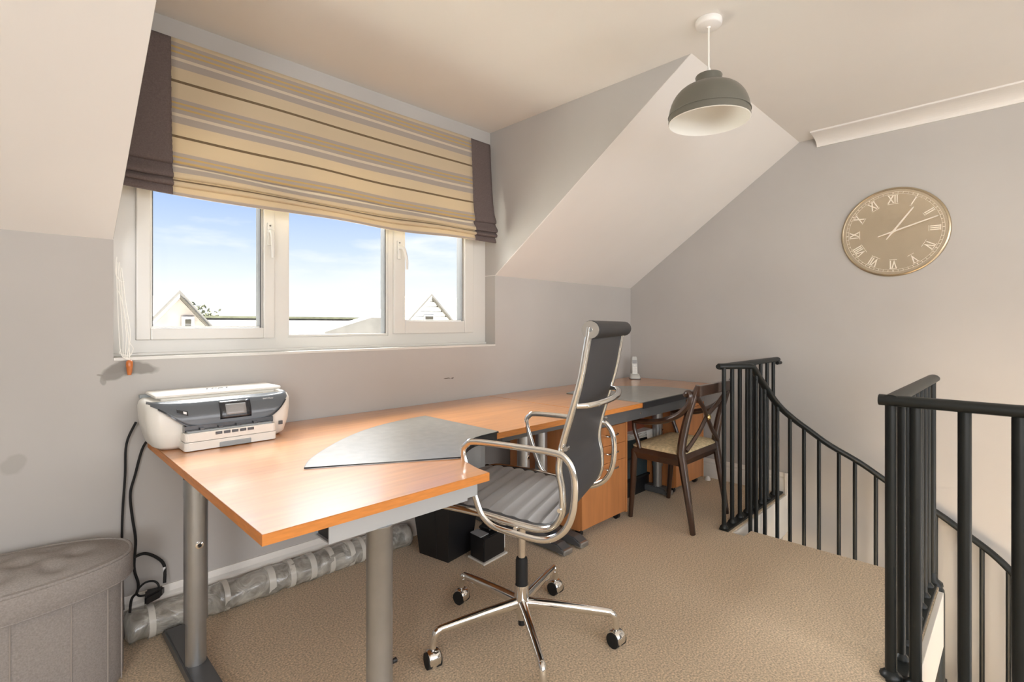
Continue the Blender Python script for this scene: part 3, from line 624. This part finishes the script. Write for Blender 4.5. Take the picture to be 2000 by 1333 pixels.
for k in range(4):
    pts = [(1.735+rnd.uniform(-.03, .05), -.475+rnd.uniform(-.04, .04), .135+rnd.uniform(0, .05)) for _ in range(7)]
    MB().tube(smooth_path(pts, 5, True), .006, 7, closed=True).build('lead', 'black_rubber', sb)
tag(MB().prism([(1.845, -.40), (1.845, -.475), (1.85, -.475), (1.85, -.40)], .0005, .10).build('white_card', 'paper'), 'small white card standing on the carpet behind the black cable box', 'card')

# ------------------------------------------------------------------ things between the pedestals
st = thing('storage_crate', 'low black crate on the carpet between the two pedestals', 'crate', (2.95, -.40, 0))
MB().box(2.70, 3.232, -.52, -.22, .001, .115, .006).build('crate_body', 'black_plastic', st)
MB().box(2.695, 3.235, -.525, -.215, .108, .122, .003).build('crate_lid', 'black_rubber', st)
fb = thing('computer_tower', 'dark desktop computer case standing on the low black crate', 'computer', (2.95, -.40, .123))
m = MB(); m.box(2.72, 3.215, -.515, -.24, .124, .40, .006); m.build('case', 'file_teal', fb)
m = MB(); m.box(2.985, 2.990, -.518, -.514, .15, .27); m.build('trim_strip', 'chrome', fb)
m = MB(); m.box(2.72, 3.215, -.522, -.514, .255, .262); m.build('front_groove', 'black_plastic', fb)
pa = thing('paper_stack', 'loose white papers lying on top of the dark computer case', 'papers', (3.05, -.46, .4))
for k in range(7):
    a = .12*(k % 3-1)+.02*k; m = MB(); c_, s_ = math.cos(a), math.sin(a); m.prism([(3.06+c_*x-s_*y, -.47+s_*x+c_*y) for x, y in ((-.14, -.10), (.14, -.10), (.14, .10), (-.14, .10))], .401+.006*k, .406+.006*k); m.build('sheet', 'paper', pa)
m = MB(); m.grid([[(3.10+.05*i, -.575-.004*j, .44-.028*j) for i in range(3)] for j in range(5)], True); o = m.build('hanging_sheet', 'paper', pa); solidify(o, .002)

# ------------------------------------------------------------------ office chair (facing the window, turned 22 degrees)
oc = thing('office_chair', 'high-back black ribbed office chair with chrome frame and five castors', 'office chair', (1.36, -1.07, 0), math.radians(22))
def OB(mb, name, material, parent=oc, **kw): return mb.build(name, material, parent, world=False, **kw)
rail = [(.265, .535), (.245, .546), (.19, .552), (.05, .546), (-.09, .530), (-.165, .526), (-.212, .545), (-.238, .590), (-.238, .66), (-.228, .72), (-.238, .79), (-.272, .908), (-.298, 1.003), (-.312, 1.08), (-.322, 1.135), (-.326, 1.160)]
railp = smooth_path([(0, y, z) for y, z in rail], 4)
for sx in (-1, 1):
    m = MB(); m.tube([(sx*.257, p.y, p.z) for p in railp], .011, 12, flat=(.0105, .0175), up=(sx, 0, 0)); OB(m, 'side_rail', 'alu')
# ribbed seat and back sling
def offset_path(P, d):
    out = []
    for i, p in enumerate(P):
        a = P[max(i-1, 0)]; b = P[min(i+1, len(P)-1)]; t = (b-a).normalized(); nrm = Vector((0, t.z, -t.y)); 
        out.append(p+nrm*d)
    return out
dense = smooth_path([(0, y, z) for y, z in rail], 16)
al = [0]
for i in range(1, len(dense)): al.append(al[-1]+(dense[i]-dense[i-1]).length)
nrm = []
for i in range(len(dense)):
    a = dense[max(i-1, 0)]; b = dense[min(i+1, len(dense)-1)]; t = (b-a).normalized(); n_ = Vector((0, t.z, -t.y)); nrm.append(n_ if n_.dot(Vector((0, .3, .5))) > 0 or True else -n_)
# the normal that points to the sitter: up on the seat (z>0), forward on the back (y>0)
sg = 1 if nrm[20].z > 0 else -1
rib = .0475
def sling(i0, i1, name, side, material, base, amp):
    rows = []
    for i in range(i0, i1):
        h = abs(math.sin(PI*al[i]/rib))**.5
        d = (base + amp*h)*side*sg
        row = []
        for k in range(15):
            s_ = -1+2*k/14; edge = 1-.55*abs(s_)**8
            row.append((s_*.243, dense[i].y+nrm[i].y*d*edge, dense[i].z+nrm[i].z*d*edge))
        rows.append(row)
    return OB(MB().grid(rows, True), name, material, sharp=False)
nd = len(dense); split = next(i for i in range(nd) if dense[i].z > .585 and dense[i].y < -.2)
sling(2, split, 'seat_pad', 1, 'seat_leather', .006, .012); sling(split-1, nd-3, 'back_pad', 1, 'seat_leather', .006, .012)
sling(2, split, 'seat_underside', -1, 'back_mesh', .008, 0); sling(split-1, nd-3, 'back_shell', -1, 'back_mesh', .008, 0)
for sx in (-1, 1):
    m = MB(); m.tube([(sx*.240, p.y+0, p.z) for p in offset_path(railp, .004*sg)], .011, 8, flat=(.006, .017), up=(sx, 0, 0)); OB(m, 'pad_edge', 'seat_edge')
# rolled top and front bar
m = MB(); m.tube([(-.262, -.330, 1.152), (.262, -.330, 1.152)], .028, 18); hr = OB(m, 'top_roll', 'seat_edge')
for sx in (-1, 1):
    m = MB(); m.tube([(sx*.258, -.330, 1.152), (sx*.272, -.330, 1.152)], .0265, 18); OB(m, 'roll_cap', 'chrome', hr)
    m = MB(); m.tube([(sx*.270, -.330, 1.152), (sx*.2735, -.330, 1.152)], .007, 8); OB(m, 'cap_screw', 'leg_silver', hr)
m = MB(); m.tube([(-.258, .266, .535), (.258, .266, .535)], .020, 14); OB(m, 'front_roll', 'seat_edge')
m = MB(); m.tube(smooth_path([(-.262, .20, .541), (-.262, .262, .528), (-.262, .286, .520)], 4), .005, 8); OB(m, 'front_trim', 'chrome')
# armrest loops
loop = [(.045, .786), (.078, .776), (.093, .745), (.066, .656), (.038, .578), (.018, .545), (-.018, .521), (-.08, .511), (-.166, .504), (-.215, .515), (-.256, .548), (-.279, .600), (-.286, .667), (-.281, .722), (-.262, .758), (-.225, .776), (-.10, .783)]
for sx in (-1, 1):
    m = MB(); m.tube(smooth_path([(sx*.284, y, z) for y, z in loop], 5, True), .012, 10, closed=True, flat=(.0105, .0068), up=(sx, 0, 0)); ar = OB(m, 'armrest', 'chrome')
    for y, z in ((-.235, .60), (-.09, .522), (-.255, .79)):
        m = MB(); m.tube([(sx*.252, y, z), (sx*.278, y, z)], .007, 10); OB(m, 'arm_bolt', 'chrome', ar)
# back stretcher handle (curved brace behind the back) and under-seat bridge
m = MB(); m.tube(smooth_path([(-.25, -.268, .918), (-.21, -.312, .918), (-.10, -.340, .918), (0, -.348, .918), (.10, -.340, .918), (.21, -.312, .918), (.25, -.268, .918)], 5), .014, 12, flat=(.011, .010), up=(0, 0, 1)); OB(m, 'back_brace', 'chrome')
m = MB(); m.tube(smooth_path([(-.25, -.03, .528), (-.15, -.03, .500), (0, -.03, .488), (.15, -.03, .500), (.25, -.03, .528)], 5), .016, 12, flat=(.03, .012), up=(0, 0, 1)); OB(m, 'seat_bridge', 'alu')
m = MB(); m.box(-.05, .05, -.09, .05, .455, .49, .008); OB(m, 'tilt_housing', 'black_plastic')
m = MB(); m.lathe([(0, .19), (.014, .19), (.0145, .47), (0, .47)], seg=18); OB(m, 'gas_column', 'chrome')
m = MB(); m.lathe([(0, .195), (.0225, .195), (.0225, .29), (.020, .30), (0, .30)], seg=20); OB(m, 'column_sleeve', 'black_rubber')
m = MB(); m.lathe([(0, .072), (.017, .072), (.018, .09), (.027, .10), (.028, .145), (.0255, .195), (.0245, .200), (0, .200)], seg=24); hub = OB(m, 'hub', 'chrome')
m = MB(); m.lathe([(0, .050), (.013, .050), (.013, .073), (0, .073)], seg=16); OB(m, 'hub_stop', 'black_rubber', hub)
for k in range(5):
    a = math.radians(19-22+72*k); c_, s_ = math.cos(a), math.sin(a)
    P = smooth_path([(c_*r, s_*r, z) for r, z in ((.015, .134), (.12, .131), (.22, .126), (.30, .121), (.330, .119))], 4)
    n = len(P); m = MB(); m.tube(P, [1.35-.50*i/(n-1) for i in range(n)], 12, flat=(.0125, .0155), up=(0, 0, 1)); m.tube(smooth_path([(c_*r, s_*r, z) for r, z in ((.318, .120), (.332, .115), (.340, .103), (.345, .082), (.346, .066))], 4), [.0125]*8+[.0115]*9, 12); lg = OB(m, 'base_leg', 'chrome')
    b = math.radians(158+(0, 12, -14, 8, -6)[k]); cx, cy = c_*.346, s_*.346; ux, uy = math.cos(b), math.sin(b)   # swivelled castor: wheel axis along (ux,uy)
    m = MB(); m.tube([(cx, cy, .050), (cx, cy, .070)], .007, 8); 
    m.tube([(cx-ux*.021, cy-uy*.021, .0325), (cx-ux*.017, cy-uy*.017, .0325), (cx+ux*.017, cy+uy*.017, .0325), (cx+ux*.021, cy+uy*.021, .0325)], [.026, .0290, .0290, .026], 22); w_ = OB(m, 'castor_hood', 'chrome', lg)
    for q in (-1, 1):
        m = MB(); m.tube([(cx+q*ux*.010, cy+q*uy*.010, .0265), (cx+q*ux*.0245, cy+q*uy*.0245, .0265)], .0265, 22); OB(m, 'wheel', 'black_rubber', w_)

# ------------------------------------------------------------------ wooden cross-back chair
wc = thing('wooden_armchair', 'dark wooden cross-back armchair with cream seat, tucked at the far desk', 'chair', (2.92, -.9, 0))
XA, XB = 2.69, 3.145
def bar(m, a, b, w, h, up=(0, 0, 1)): m.tube([a, b], 1, 4, flat=(w*.7071, h*.7071), up=up); return m
for x in (XA, XB):
    dx = .010 if x == XA else .012
    P = smooth_path([(x+dx, -1.098, 0), (x+dx*.5, -1.070, .20), (x, -1.040, .40), (x, -1.035, .47), (x+.004, -1.062, .62), (x+.008, -1.105, .77), (x+.010, -1.128, .832)], 5)
    m = MB(); n = len(P); m.tube(P, [.75+.5*math.sin(PI*min(1, (i/(n-1))*1.05)) for i in range(n)], 8, flat=(.019, .024), up=(1, 0, 0)); m.build('back_leg', 'chair_wood', wc)
    xf = x+(.012 if x == XB else -.002)
    m = MB(); m.tube([(xf, -.735, .415), (xf, -.725, .22), (xf+.004, -.705, 0)], [1, .85, .62], 8, flat=(.021, .021)); m.build('front_leg', 'chair_wood', wc)
    # scrolled arm
    xs = x-.010 if x == XA else x+.010
    P = smooth_path([(xs, -1.062, .772), (xs, -1.078, .790), (xs, -1.094, .778), (xs, -1.092, .745), (xs, -1.070, .705), (xs, -1.015, .655), (xs, -.93, .615), (xs, -.83, .595), (xs, -.735, .590)], 6)
    n = len(P); m = MB(); m.tube(P, [1.15 if i < 6 else 1.25-.35*abs(i/(n-1)-.5) for i in range(n)], 8, flat=(.015, .017), up=(1, 0, 0)); ar = m.build('arm', 'chair_wood', wc)
    m = MB(); m.tube(smooth_path([(xs, -.735, .592), (xs, -.742, .53), (xs, -.765, .47), (xs, -.775, .43)], 4), 1, 8, flat=(.013, .013), up=(1, 0, 0)); m.build('arm_post', 'chair_wood', ar)
m = MB(); m.box(XA-.004, XB+.012, -1.146, -1.118, .772, .832, .006); m.build('top_rail', 'chair_wood', wc)
def xy(t): return XA+(XB-XA)*t
bow = [(0, 0)]
for a, b in (((xy(.05), -1.112, .772), (xy(.97), -1.052, .455)), ((xy(.97), -1.112, .772), (xy(.05), -1.052, .455))):
    mid = ((a[0]+b[0])/2, (a[1]+b[1])/2+.004, (a[2]+b[2])/2+.015)
    m = MB(); m.tube(smooth_path([a, ((a[0]*3+b[0])/4+(.02 if a[0] < b[0] else -.02), -1.096, .690), mid, ((a[0]+b[0]*3)/4+(-.02 if a[0] < b[0] else .02), -1.068, .545), b], 5), 1, 8, flat=(.014, .011), up=(0, 1, 0)); m.build('cross_splat', 'chair_wood', wc)
m = MB(); m.lathe([(0, 0), (.018, 0), (.016, .007), (.008, .011), (0, .012)], M=Matrix.Translation((xy(.5), -1.092, .625)) @ Matrix.Rotation(PI/2, 4, 'X'), seg=16); m.build('boss', 'brass', wc)
m = MB()
for a, b in (((XA, -1.035), (XB, -1.035)), ((XA-.002, -.735), (XB+.012, -.735)), ((XA, -1.035), (XA-.002, -.735)), ((XB, -1.035), (XB+.012, -.735))):
    bar(m, (*a, .405), (*b, .405), .026, .055)
m.build('seat_frame', 'chair_wood', wc)
m = loft([(rr(XA-.006, XB+.012, -1.04, -.722, .02), .432), (rr(XA-.008, XB+.016, -1.042, -.716, .025), .440), (rr(XA+.004, XB+.004, -1.028, -.730, .03), .452), (rr(XA+.06, XB-.05, -.98, -.79, .05), .459)]); m.build('seat_cushion', 'seat_cream', wc)

# ------------------------------------------------------------------ cordless phone
ph_ = thing('cordless_phone', 'silver cordless handset in its charging cradle in the desk corner', 'phone', (3.68, -.13, .7205), math.radians(-50))
m = loft([(rr(-.042, .042, -.04, .04, .012), 0), (rr(-.042, .042, -.04, .04, .012), .006)]); m.build('cradle_foot', 'gasket', ph_, world=False)
m = loft([(rr(-.040, .040, -.04, .038, .012), .006), (rr(-.040, .040, -.036, .038, .012), .020), (rr(-.033, .033, -.012, .034, .012), .042)]); m.build('cradle', 'phone_silver', ph_, world=False)
Mh = Matrix.Translation((0, .008, .028)) @ Matrix.Rotation(math.radians(-12), 4, 'X')
m = loft([([p for p in rr(-.023, .023, -.012, .012, .009)], 0), (rr(-.025, .025, -.013, .013, .009), .02), (rr(-.025, .025, -.013, .013, .009), .10), (rr(-.023, .023, -.012, .012, .009), .148), (rr(-.016, .016, -.008, .008, .006), .157)])
m.v = [tuple(Mh @ Vector(v)) for v in m.v]; hs = m.build('handset', 'phone_silver', ph_, world=False)
def on_hs(x0, x1, z0, z1, nm, mt, d=.0015):
    m = MB(); m.box(x0, x1, -.0135-d, -.012, z0, z1, .0008); m.v = [tuple(Mh @ Vector(v)) for v in m.v]; return m.build(nm, mt, hs, world=False)
on_hs(-.018, .018, .098, .127, 'display', 'phone_grey'); on_hs(-.006, .006, .078, .088, 'select_key', 'mark_white', .002)
for r in range(4):
    for c_ in range(3): on_hs(-.017+c_*.0125, -.008+c_*.0125, .022+r*.0125, .030+r*.0125, 'key', 'lamp_white')

# ------------------------------------------------------------------ wall clock on the right wall
ck = thing('wall_clock', 'large round champagne metal clock with raised roman numerals on the right wall', 'clock', (XR, -1.835, 1.732))
CY, CZ, CR = -1.835, 1.732, .268
MC = Matrix(((0, 0, -1, XR), (-1, 0, 0, CY), (0, 1, 0, CZ), (0, 0, 0, 1)))   # local x right (-Y), y up, z out of the wall (-X)
m = MB(); m.lathe([(0, .001), (CR, .001), (CR, .008), (CR-.004, .012), (CR-.010, .0125), (CR-.012, .010), (0, .010)], M=MC, seg=72); face = m.build('clock_face', 'clock_face', ck)
m = MB(); m.lathe([(CR-.012, .010), (CR-.008, .0135), (CR-.002, .0125), (CR+.002, .007), (CR+.002, .001)], M=MC, seg=72, caps=False); m.build('rim', 'clock_rim', ck)
for q in (.026, .038): MB().tube([MC @ Vector((math.cos(a)*(CR-q), math.sin(a)*(CR-q), .0105)) for a in [2*PI*i/72 for i in range(72)]], .0007, 6, closed=True).build('minute_track', 'clock_mark', ck)
for i in range(60):
    a = PI/2-2*PI*i/60; w = .0022 if i % 5 == 0 else .0010; c_, s_ = math.cos(a), math.sin(a); m = MB(); r0, r1 = CR-.038, CR-.026
    m.add([MC @ Vector((c_*r-s_*t, s_*r+c_*t, h)) for h in (.010, .0113) for r, t in ((r0, -w), (r1, -w), (r1, w), (r0, w))], [(0, 1, 2, 3), (7, 6, 5, 4), (0, 4, 5, 1), (1, 5, 6, 2), (2, 6, 7, 3), (3, 7, 4, 0)]); m.build('minute_mark', 'clock_mark', ck)
for i, t in enumerate(('XII', 'I', 'II', 'III', 'IV', 'V', 'VI', 'VII', 'VIII', 'IX', 'X', 'XI')):
    a = PI/2-2*PI*i/12; vs_, fs_ = text_mesh(t, .060, depth=.0012, bold=.0010); R_ = CR-.072; rot = a-PI/2
    c_, s_ = math.cos(rot), math.sin(rot); m = MB()
    # slender tall numerals with serif bars
    wmax = max(v.x for v in vs_); hmax = max(v.y for v in vs_)
    P = [(v.x*.72, v.y*1.12, v.z) for v in vs_]
    m.add([MC @ Vector((math.cos(a)*R_+c_*x-s_*y, math.sin(a)*R_+s_*x+c_*y, .0108+z)) for x, y, z in P], fs_)
    for q in (-1, 1):
        yy = q*hmax*1.12; ww = wmax*.72+.003
        m.add([MC @ Vector((math.cos(a)*R_+c_*x-s_*y, math.sin(a)*R_+s_*x+c_*y, .0118)) for x, y in ((-ww, yy-.0014), (ww, yy-.0014), (ww, yy+.0014), (-ww, yy+.0014))], [(0, 1, 2, 3)])
    m.build('numeral', 'clock_mark', ck)
# faint worn lines of maker's lettering (too small to read)
m = MB(); rnd = random.Random(11)
for yy, w, h in ((.075, .065, .0045), (.056, .034, .003), (.046, .03, .003)):
    x = -w
    while x < w: d = rnd.uniform(.002, .005); m.add([MC @ Vector((px, py, .01045)) for px, py in ((x, yy), (x+d, yy), (x+d, yy+h), (x, yy+h))], [(0, 1, 2, 3)]); x += d+.002
m.build('faint_lettering', 'clock_face', ck)
def hand(ang, l0, l1, w, h, name):
    a = math.radians(90-ang); c_, s_ = math.cos(a), math.sin(a); m = MB()
    pr_ = [(-l0, -w*.5), (-l0, w*.5), (0, w), (l1-.006, w*.75), (l1, 0), (l1-.006, -w*.75), (0, -w)]
    k = len(pr_); vs_ = [MC @ Vector((c_*x-s_*y, s_*x+c_*y, z)) for z in (h, h+.0018) for x, y in pr_]
    m.add(vs_, [tuple(range(k))[::-1], tuple(range(k, 2*k))]+[(i, (i+1) % k, k+(i+1) % k, k+i) for i in range(k)]); m.build(name, 'clock_mark', ck)
hand(36.4, .055, .170, .0052, .0165, 'hour_hand'); hand(72.6, .078, .224, .0046, .0195, 'minute_hand')
m = MB(); m.lathe([(0, .010), (.006, .010), (.006, .022), (0, .0225)], M=MC, seg=14); m.build('hand_pin', 'clock_mark', ck)

# ------------------------------------------------------------------ pendant lamp
pl_ = thing('pendant_lamp', 'grey metal dome pendant lamp with white inside hanging from the ceiling', 'lamp', (2.03, -1.484, ZC))
PC = (2.03, -1.484)
MB().lathe([(0, ZC-.0005), (.050, ZC-.0005), (.052, ZC-.010), (.050, ZC-.022), (.046, ZC-.026), (.008, ZC-.028), (.006, ZC-.034), (0, ZC-.034)], (*PC, 0), 32).build('ceiling_rose', 'lamp_white', pl_)
MB().tube([(*PC, ZC-.03), (*PC, 2.205)], .0035, 8).build('flex', 'cord_white', pl_)
MB().lathe([(0, 2.215), (.006, 2.215), (.010, 2.20), (.010, 2.18), (0, 2.18)], (*PC, 0), 14).build('lampholder', 'lamp_white', pl_)
R_ = .157
dome = [(.0, 2.182), (.050, 2.184), (.052, 2.180), (.049, 2.163), (.049, 2.150), (.056, 2.141)] + [(.056+(R_-.056)*math.sin(t*PI/2/10)**.9, 2.141-.0-(1-math.cos(t*PI/2/10))*.125) for t in range(1, 11)] + [(R_+.001, 2.004), (R_+.001, 1.998)]
sh = MB().lathe(dome, (*PC, 0), 48, caps=False); o = sh.build('shade', 'shade_grey', pl_)
inn = [(r-.003, z-.002) for r, z in dome[5:]]
inn = [(0, 2.147)]+inn
inn.append((R_+.001, 1.9975)); m = MB(); m.lathe(inn, (*PC, 0), 48, caps=False); m.build('shade_lining', 'shade_inside', pl_)
MB().tube([(R_*math.cos(a)+PC[0]+.001*math.cos(a), R_*math.sin(a)+PC[1]+.001*math.sin(a), 2.026) for a in [2*PI*i/48 for i in range(48)]], .0018, 6, closed=True).build('shade_bead', 'shade_grey', pl_)
MB().lathe([(0, 2.06), (.022, 2.065), (.030, 2.085), (.024, 2.11), (.013, 2.13), (.013, 2.15), (0, 2.15)], (*PC, 0), 20).build('bulb', 'lamp_white', pl_)

# ------------------------------------------------------------------ railings and spiral stair
def handrail(m, pts, up=(0, 0, 1), w=.024, h=.017): m.tube(pts, 1, 14, flat=(w, h), up=up); return m
def baluster_mb(x, y, z0, z1, r, flange=True):
    m = MB().tube([(x, y, z0), (x, y, z1)], r, 12)
    if flange: m.lathe([(0, z0), (r*1.9, z0), (r*1.9, z0+.006), (r*1.35, z0+.014), (r, z0+.02)], (x, y, 0), 14)
    return m
r1 = thing('balustrade', 'black metal railing beside the wooden chair, running to the clock wall', 'railing', (3.35, -1.19, 0))
m = MB(); m.box(2.872, XR-.012, -1.222, -1.170, .0005, .014, .003); m.build('base_rail', 'rail_black', r1)
handrail(MB(), [(2.878, -1.172, .928), (XR-.03, -1.186, .928)]).build('handrail', 'rail_black', r1)
m = MB(); m.tube([(XR-.07, -1.2, .905), (XR-.002, -1.2, .905)], .012, 12); m.build('wall_fixing', 'rail_black', r1)
for x in (2.888, 3.003, 3.118, 3.233, 3.348, 3.463, 3.580, 3.70): baluster_mb(x, -1.192, .013, .922, .0118).build('baluster', 'rail_black', r1)
sp_ = thing('spiral_staircase', 'black spiral staircase railing curving down through the floor opening', 'staircase', (2.96, -2.10, ZB))
C0 = (2.96, -2.10)
hp_ = [(2.878, -1.166, .930), (2.93, -1.212, .931), (2.99, -1.255, .931), (3.035, -1.283, .928), (3.062, -1.288, .916), (3.10, -1.292, .885), (3.167, -1.306, .820), (3.286, -1.348, .690), (3.39, -1.402, .598), (3.486, -1.471, .516), (3.572, -1.555, .430), (3.672, -1.694, .328), (3.739, -1.845, .210), (3.776, -2.037, .094), (3.779, -2.142, .022), (3.761, -2.276, -.068), (3.735, -2.368, -.15)]
for th in range(118, 300, 9):
    a = math.radians(th); hp_.append((C0[0]+.82*math.sin(a), C0[1]+.82*math.cos(a), -.15-(th-109)*.0112))
handrail(MB(), smooth_path(hp_, 4)).build('handrail', 'rail_black', sp_)
def rail_z(th):
    best = None
    for p in smooth_path(hp_[3:], 6):
        t = math.degrees(math.atan2(p[0]-C0[0], p[1]-C0[1])) % 360
        d = abs(t-th)
        if best is None or d < best[0]: best = (d, p)
    return best[1]
TA, TZ = 21.5, .215
for th in [2.6+6.95*k for k in range(0, 36)]:
    p = rail_z(th); step = int(th//TA); z0 = -TZ*(step+1)
    if p.z-z0 < .2: continue
    baluster_mb(p.x, p.y, z0, p.z-.008, .0112, True).build('baluster', 'rail_black', sp_)
    if 8 < th < 30: MB().lathe([(0, -.008), (.008, -.006), (.009, 0), (.008, .006), (0, .008)], (p.x-.004, p.y-.004, p.z-.035), 10).build('rail_clip', 'rail_black', sp_)
for k in range(11):
    a0, a1 = math.radians(TA*k), math.radians(TA*(k+1)+3); z = -TZ*(k+1)
    pts = [(C0[0]+.05*math.sin(a0), C0[1]+.05*math.cos(a0))]+[(C0[0]+.85*math.sin(a0+(a1-a0)*i/6), C0[1]+.85*math.cos(a0+(a1-a0)*i/6)) for i in range(7)]+[(C0[0]+.05*math.sin(a1), C0[1]+.05*math.cos(a1))]
    MB().prism(pts, z-.03, z).build('tread', 'tread_dark', sp_)
MB().lathe([(0, ZB+.001), (.045, ZB+.001), (.045, -.035), (.043, -.02), (.034, -.006), (0, -.002)], (*C0, 0), 24).build('newel_column', 'rail_black', sp_)
r2 = thing('balustrade', 'black metal railing round the stairwell at the right edge', 'railing', (2.3, -2.25, 0))
MB().box(2.083, 2.93, -2.122, -2.070, .0005, .014, .003).build('base_rail', 'rail_black', r2); MB().box(2.034, 2.082, -4.6, -2.07, .0005, .014, .003).build('base_rail', 'rail_black', r2)
handrail(MB(), [(2.03, -2.085, .922), (3.00, -2.10, .922)], w=.025, h=.018).build('handrail', 'rail_black', r2)
handrail(MB(), [(2.045, -2.052, .920), (2.045, -4.6, .920)], w=.025, h=.018).build('handrail', 'rail_black', r2)
baluster_mb(2.058, -2.082, .013, .915, .0165).build('corner_post', 'rail_black', r2)
for x in (2.19, 2.305, 2.42, 2.535, 2.65, 2.765, 2.88): baluster_mb(x, -2.092, .013, .915, .0125).build('baluster', 'rail_black', r2)
for k in range(22): baluster_mb(2.058, -2.146-.117*k, .013, .912, .0165).build('baluster', 'rail_black', r2)
baluster_mb(2.965, -2.10, -.02, .910, .014, False).lathe([(.04, -.004), (.038, .008), (.022, .02), (.015, .05)], (2.965, -2.10, 0), 16).build('newel_post', 'rail_black', r2)

# ------------------------------------------------------------------ outside: neighbouring roofs in full sun
tag(MB().box(-60, 90, 1.5, 120, -6.2, -6).build('garden_ground', 'ground_pale'), kind='structure')
def gable_house(name, label, xc, yf, apex, eave, hw, depth, wallm, rows_, win_=None, ridge_dx=0):
    h = thing(name, label, 'house', (xc, yf+depth/2, -6))
    sl = (apex-eave)/hw; drop = 2.0
    m = MB().prism([(xc-hw, -6), (xc+hw, -6), (xc+hw, eave), (xc, apex), (xc-hw, eave)], yf, yf+.3, 'y'); g = m.build('gable_wall', wallm, h)
    if rows_:
        k = 0; z = eave-2
        while z < apex-.1:
            w = hw if z < eave else hw*(apex-z)/(apex-eave)
            MB().box(xc-w+.02, xc+w-.02, yf-.03, yf, z, z+rows_-.03).build('cladding_board', wallm, g); z += rows_
    for q in (-1, 1):
        m = MB(); m.prism([(xc, apex+.05), (xc+q*(hw+.25), eave-.25*sl+.05), (xc+q*(hw+.25), eave-.25*sl+.17), (xc, apex+.20)], yf-.15, yf+depth, 'y'); m.build('roof_slope', 'roof_pale', h)
        m = MB(); m.prism([(xc, apex-.02), (xc+q*(hw+.25), eave-.25*sl-.02), (xc+q*(hw+.25), eave-.25*sl+.05), (xc, apex+.07)], yf-.17, yf-.12, 'y'); m.build('barge_board', 'dark_far' if q > 0 else 'clad_pale', h)
    if win_:
        x0, x1, z0, z1 = win_; f = MB(); f.box(x0, x1, yf-.06, yf-.02, z0, z1); w_ = f.build('window', 'clad_pale', h); f = MB(); f.box(x0+.08, x1-.08, yf-.07, yf-.06, z0+.08, z1-.22); f.build('pane', 'roof_pale', w_)
        f = MB(); f.box(x0+.08, x1-.08, yf-.075, yf-.06, z1-.2, z1-.08); f.build('lintel', 'dark_far', w_)
    return h
gable_house('brick_house', 'pale brick gabled house seen through the left casement', 3.35, 14, 1.93, .55, 1.15, 5, 'brick_pale', 0, (3.42, 3.72, .95, 1.40))
gable_house('clad_house', 'white boarded gable house with a small window, seen through the right casement', 13.2, 16, 2.35, .70, 1.75, 3, 'clad_pale', .22, (12.85, 13.42, 1.0, 1.62))
gable_house('neighbour_house', 'sliver of a tall gable at the right edge of the window view', 24.55, 26, 5.2, -.5, 1.75, 1.5, 'clad_pale', 0)
h = thing('long_roof', 'long pale tiled roof seen through the middle pane', 'house', (9, 19, -6))
MB().prism([(17.5, -1), (19.5, 1.45), (21.5, -1)], 5.2, 13.6, 'x').build('roof', 'roof_pale', h)
MB().box(5.2, 13.6, 19.42, 19.58, 1.44, 1.52).build('ridge_tiles', 'tree_pale', h)
MB().box(5.4, 13.4, 18, 21, -6, -.9).build('wall', 'brick_pale', h)
h = thing('low_roof', 'small grey lean-to roof in front of the long tiled roof', 'house', (10.3, 17, -6))
MB().prism([(8.7, .9), (10.7, 1.48), (11.2, 1.48), (11.2, .7), (8.7, .7)], 16.6, 17.6, 'y').build('roof', 'roof_pale', h)
MB().box(8.8, 11.1, 16.7, 17.5, -6, .75).build('wall', 'clad_pale', h)
# trees behind the brick house
def far_tree(label, x, y, zt, r, seed):
    t = thing('garden_tree', label, 'tree', (x, y, -6), group='trees behind the brick house'); rnd = random.Random(seed)
    MB().tube([(x, y, -6), (x+.1, y, zt-1.2*r)], [.18, .08], 8).build('trunk', 'dark_far', t)
    m = MB()
    for _ in range(420):
        a, b = rnd.uniform(0, 2*PI), math.acos(rnd.uniform(-1, 1)); q = r*rnd.uniform(.55, 1)*(1+.2*math.sin(3*a)); c = Vector((x+q*math.sin(b)*math.cos(a), y+q*math.sin(b)*math.sin(a), zt-r+q*math.cos(b)))
        u = Vector((rnd.uniform(-1, 1), rnd.uniform(-1, 1), rnd.uniform(-1, 1))).normalized()*.12; v = u.orthogonal().normalized()*.09; m.add([c-u, c+v, c+u, c-v], [(0, 1, 2, 3)])
    tag(m.build('foliage', 'tree_pale', t), kind='stuff')
far_tree('pale leafy tree left of the brick gable', 3.1, 22, 1.75, .9, 1); far_tree('pale leafy tree rising behind the brick house ridge', 5.9, 23, 2.2, 1.1, 2)
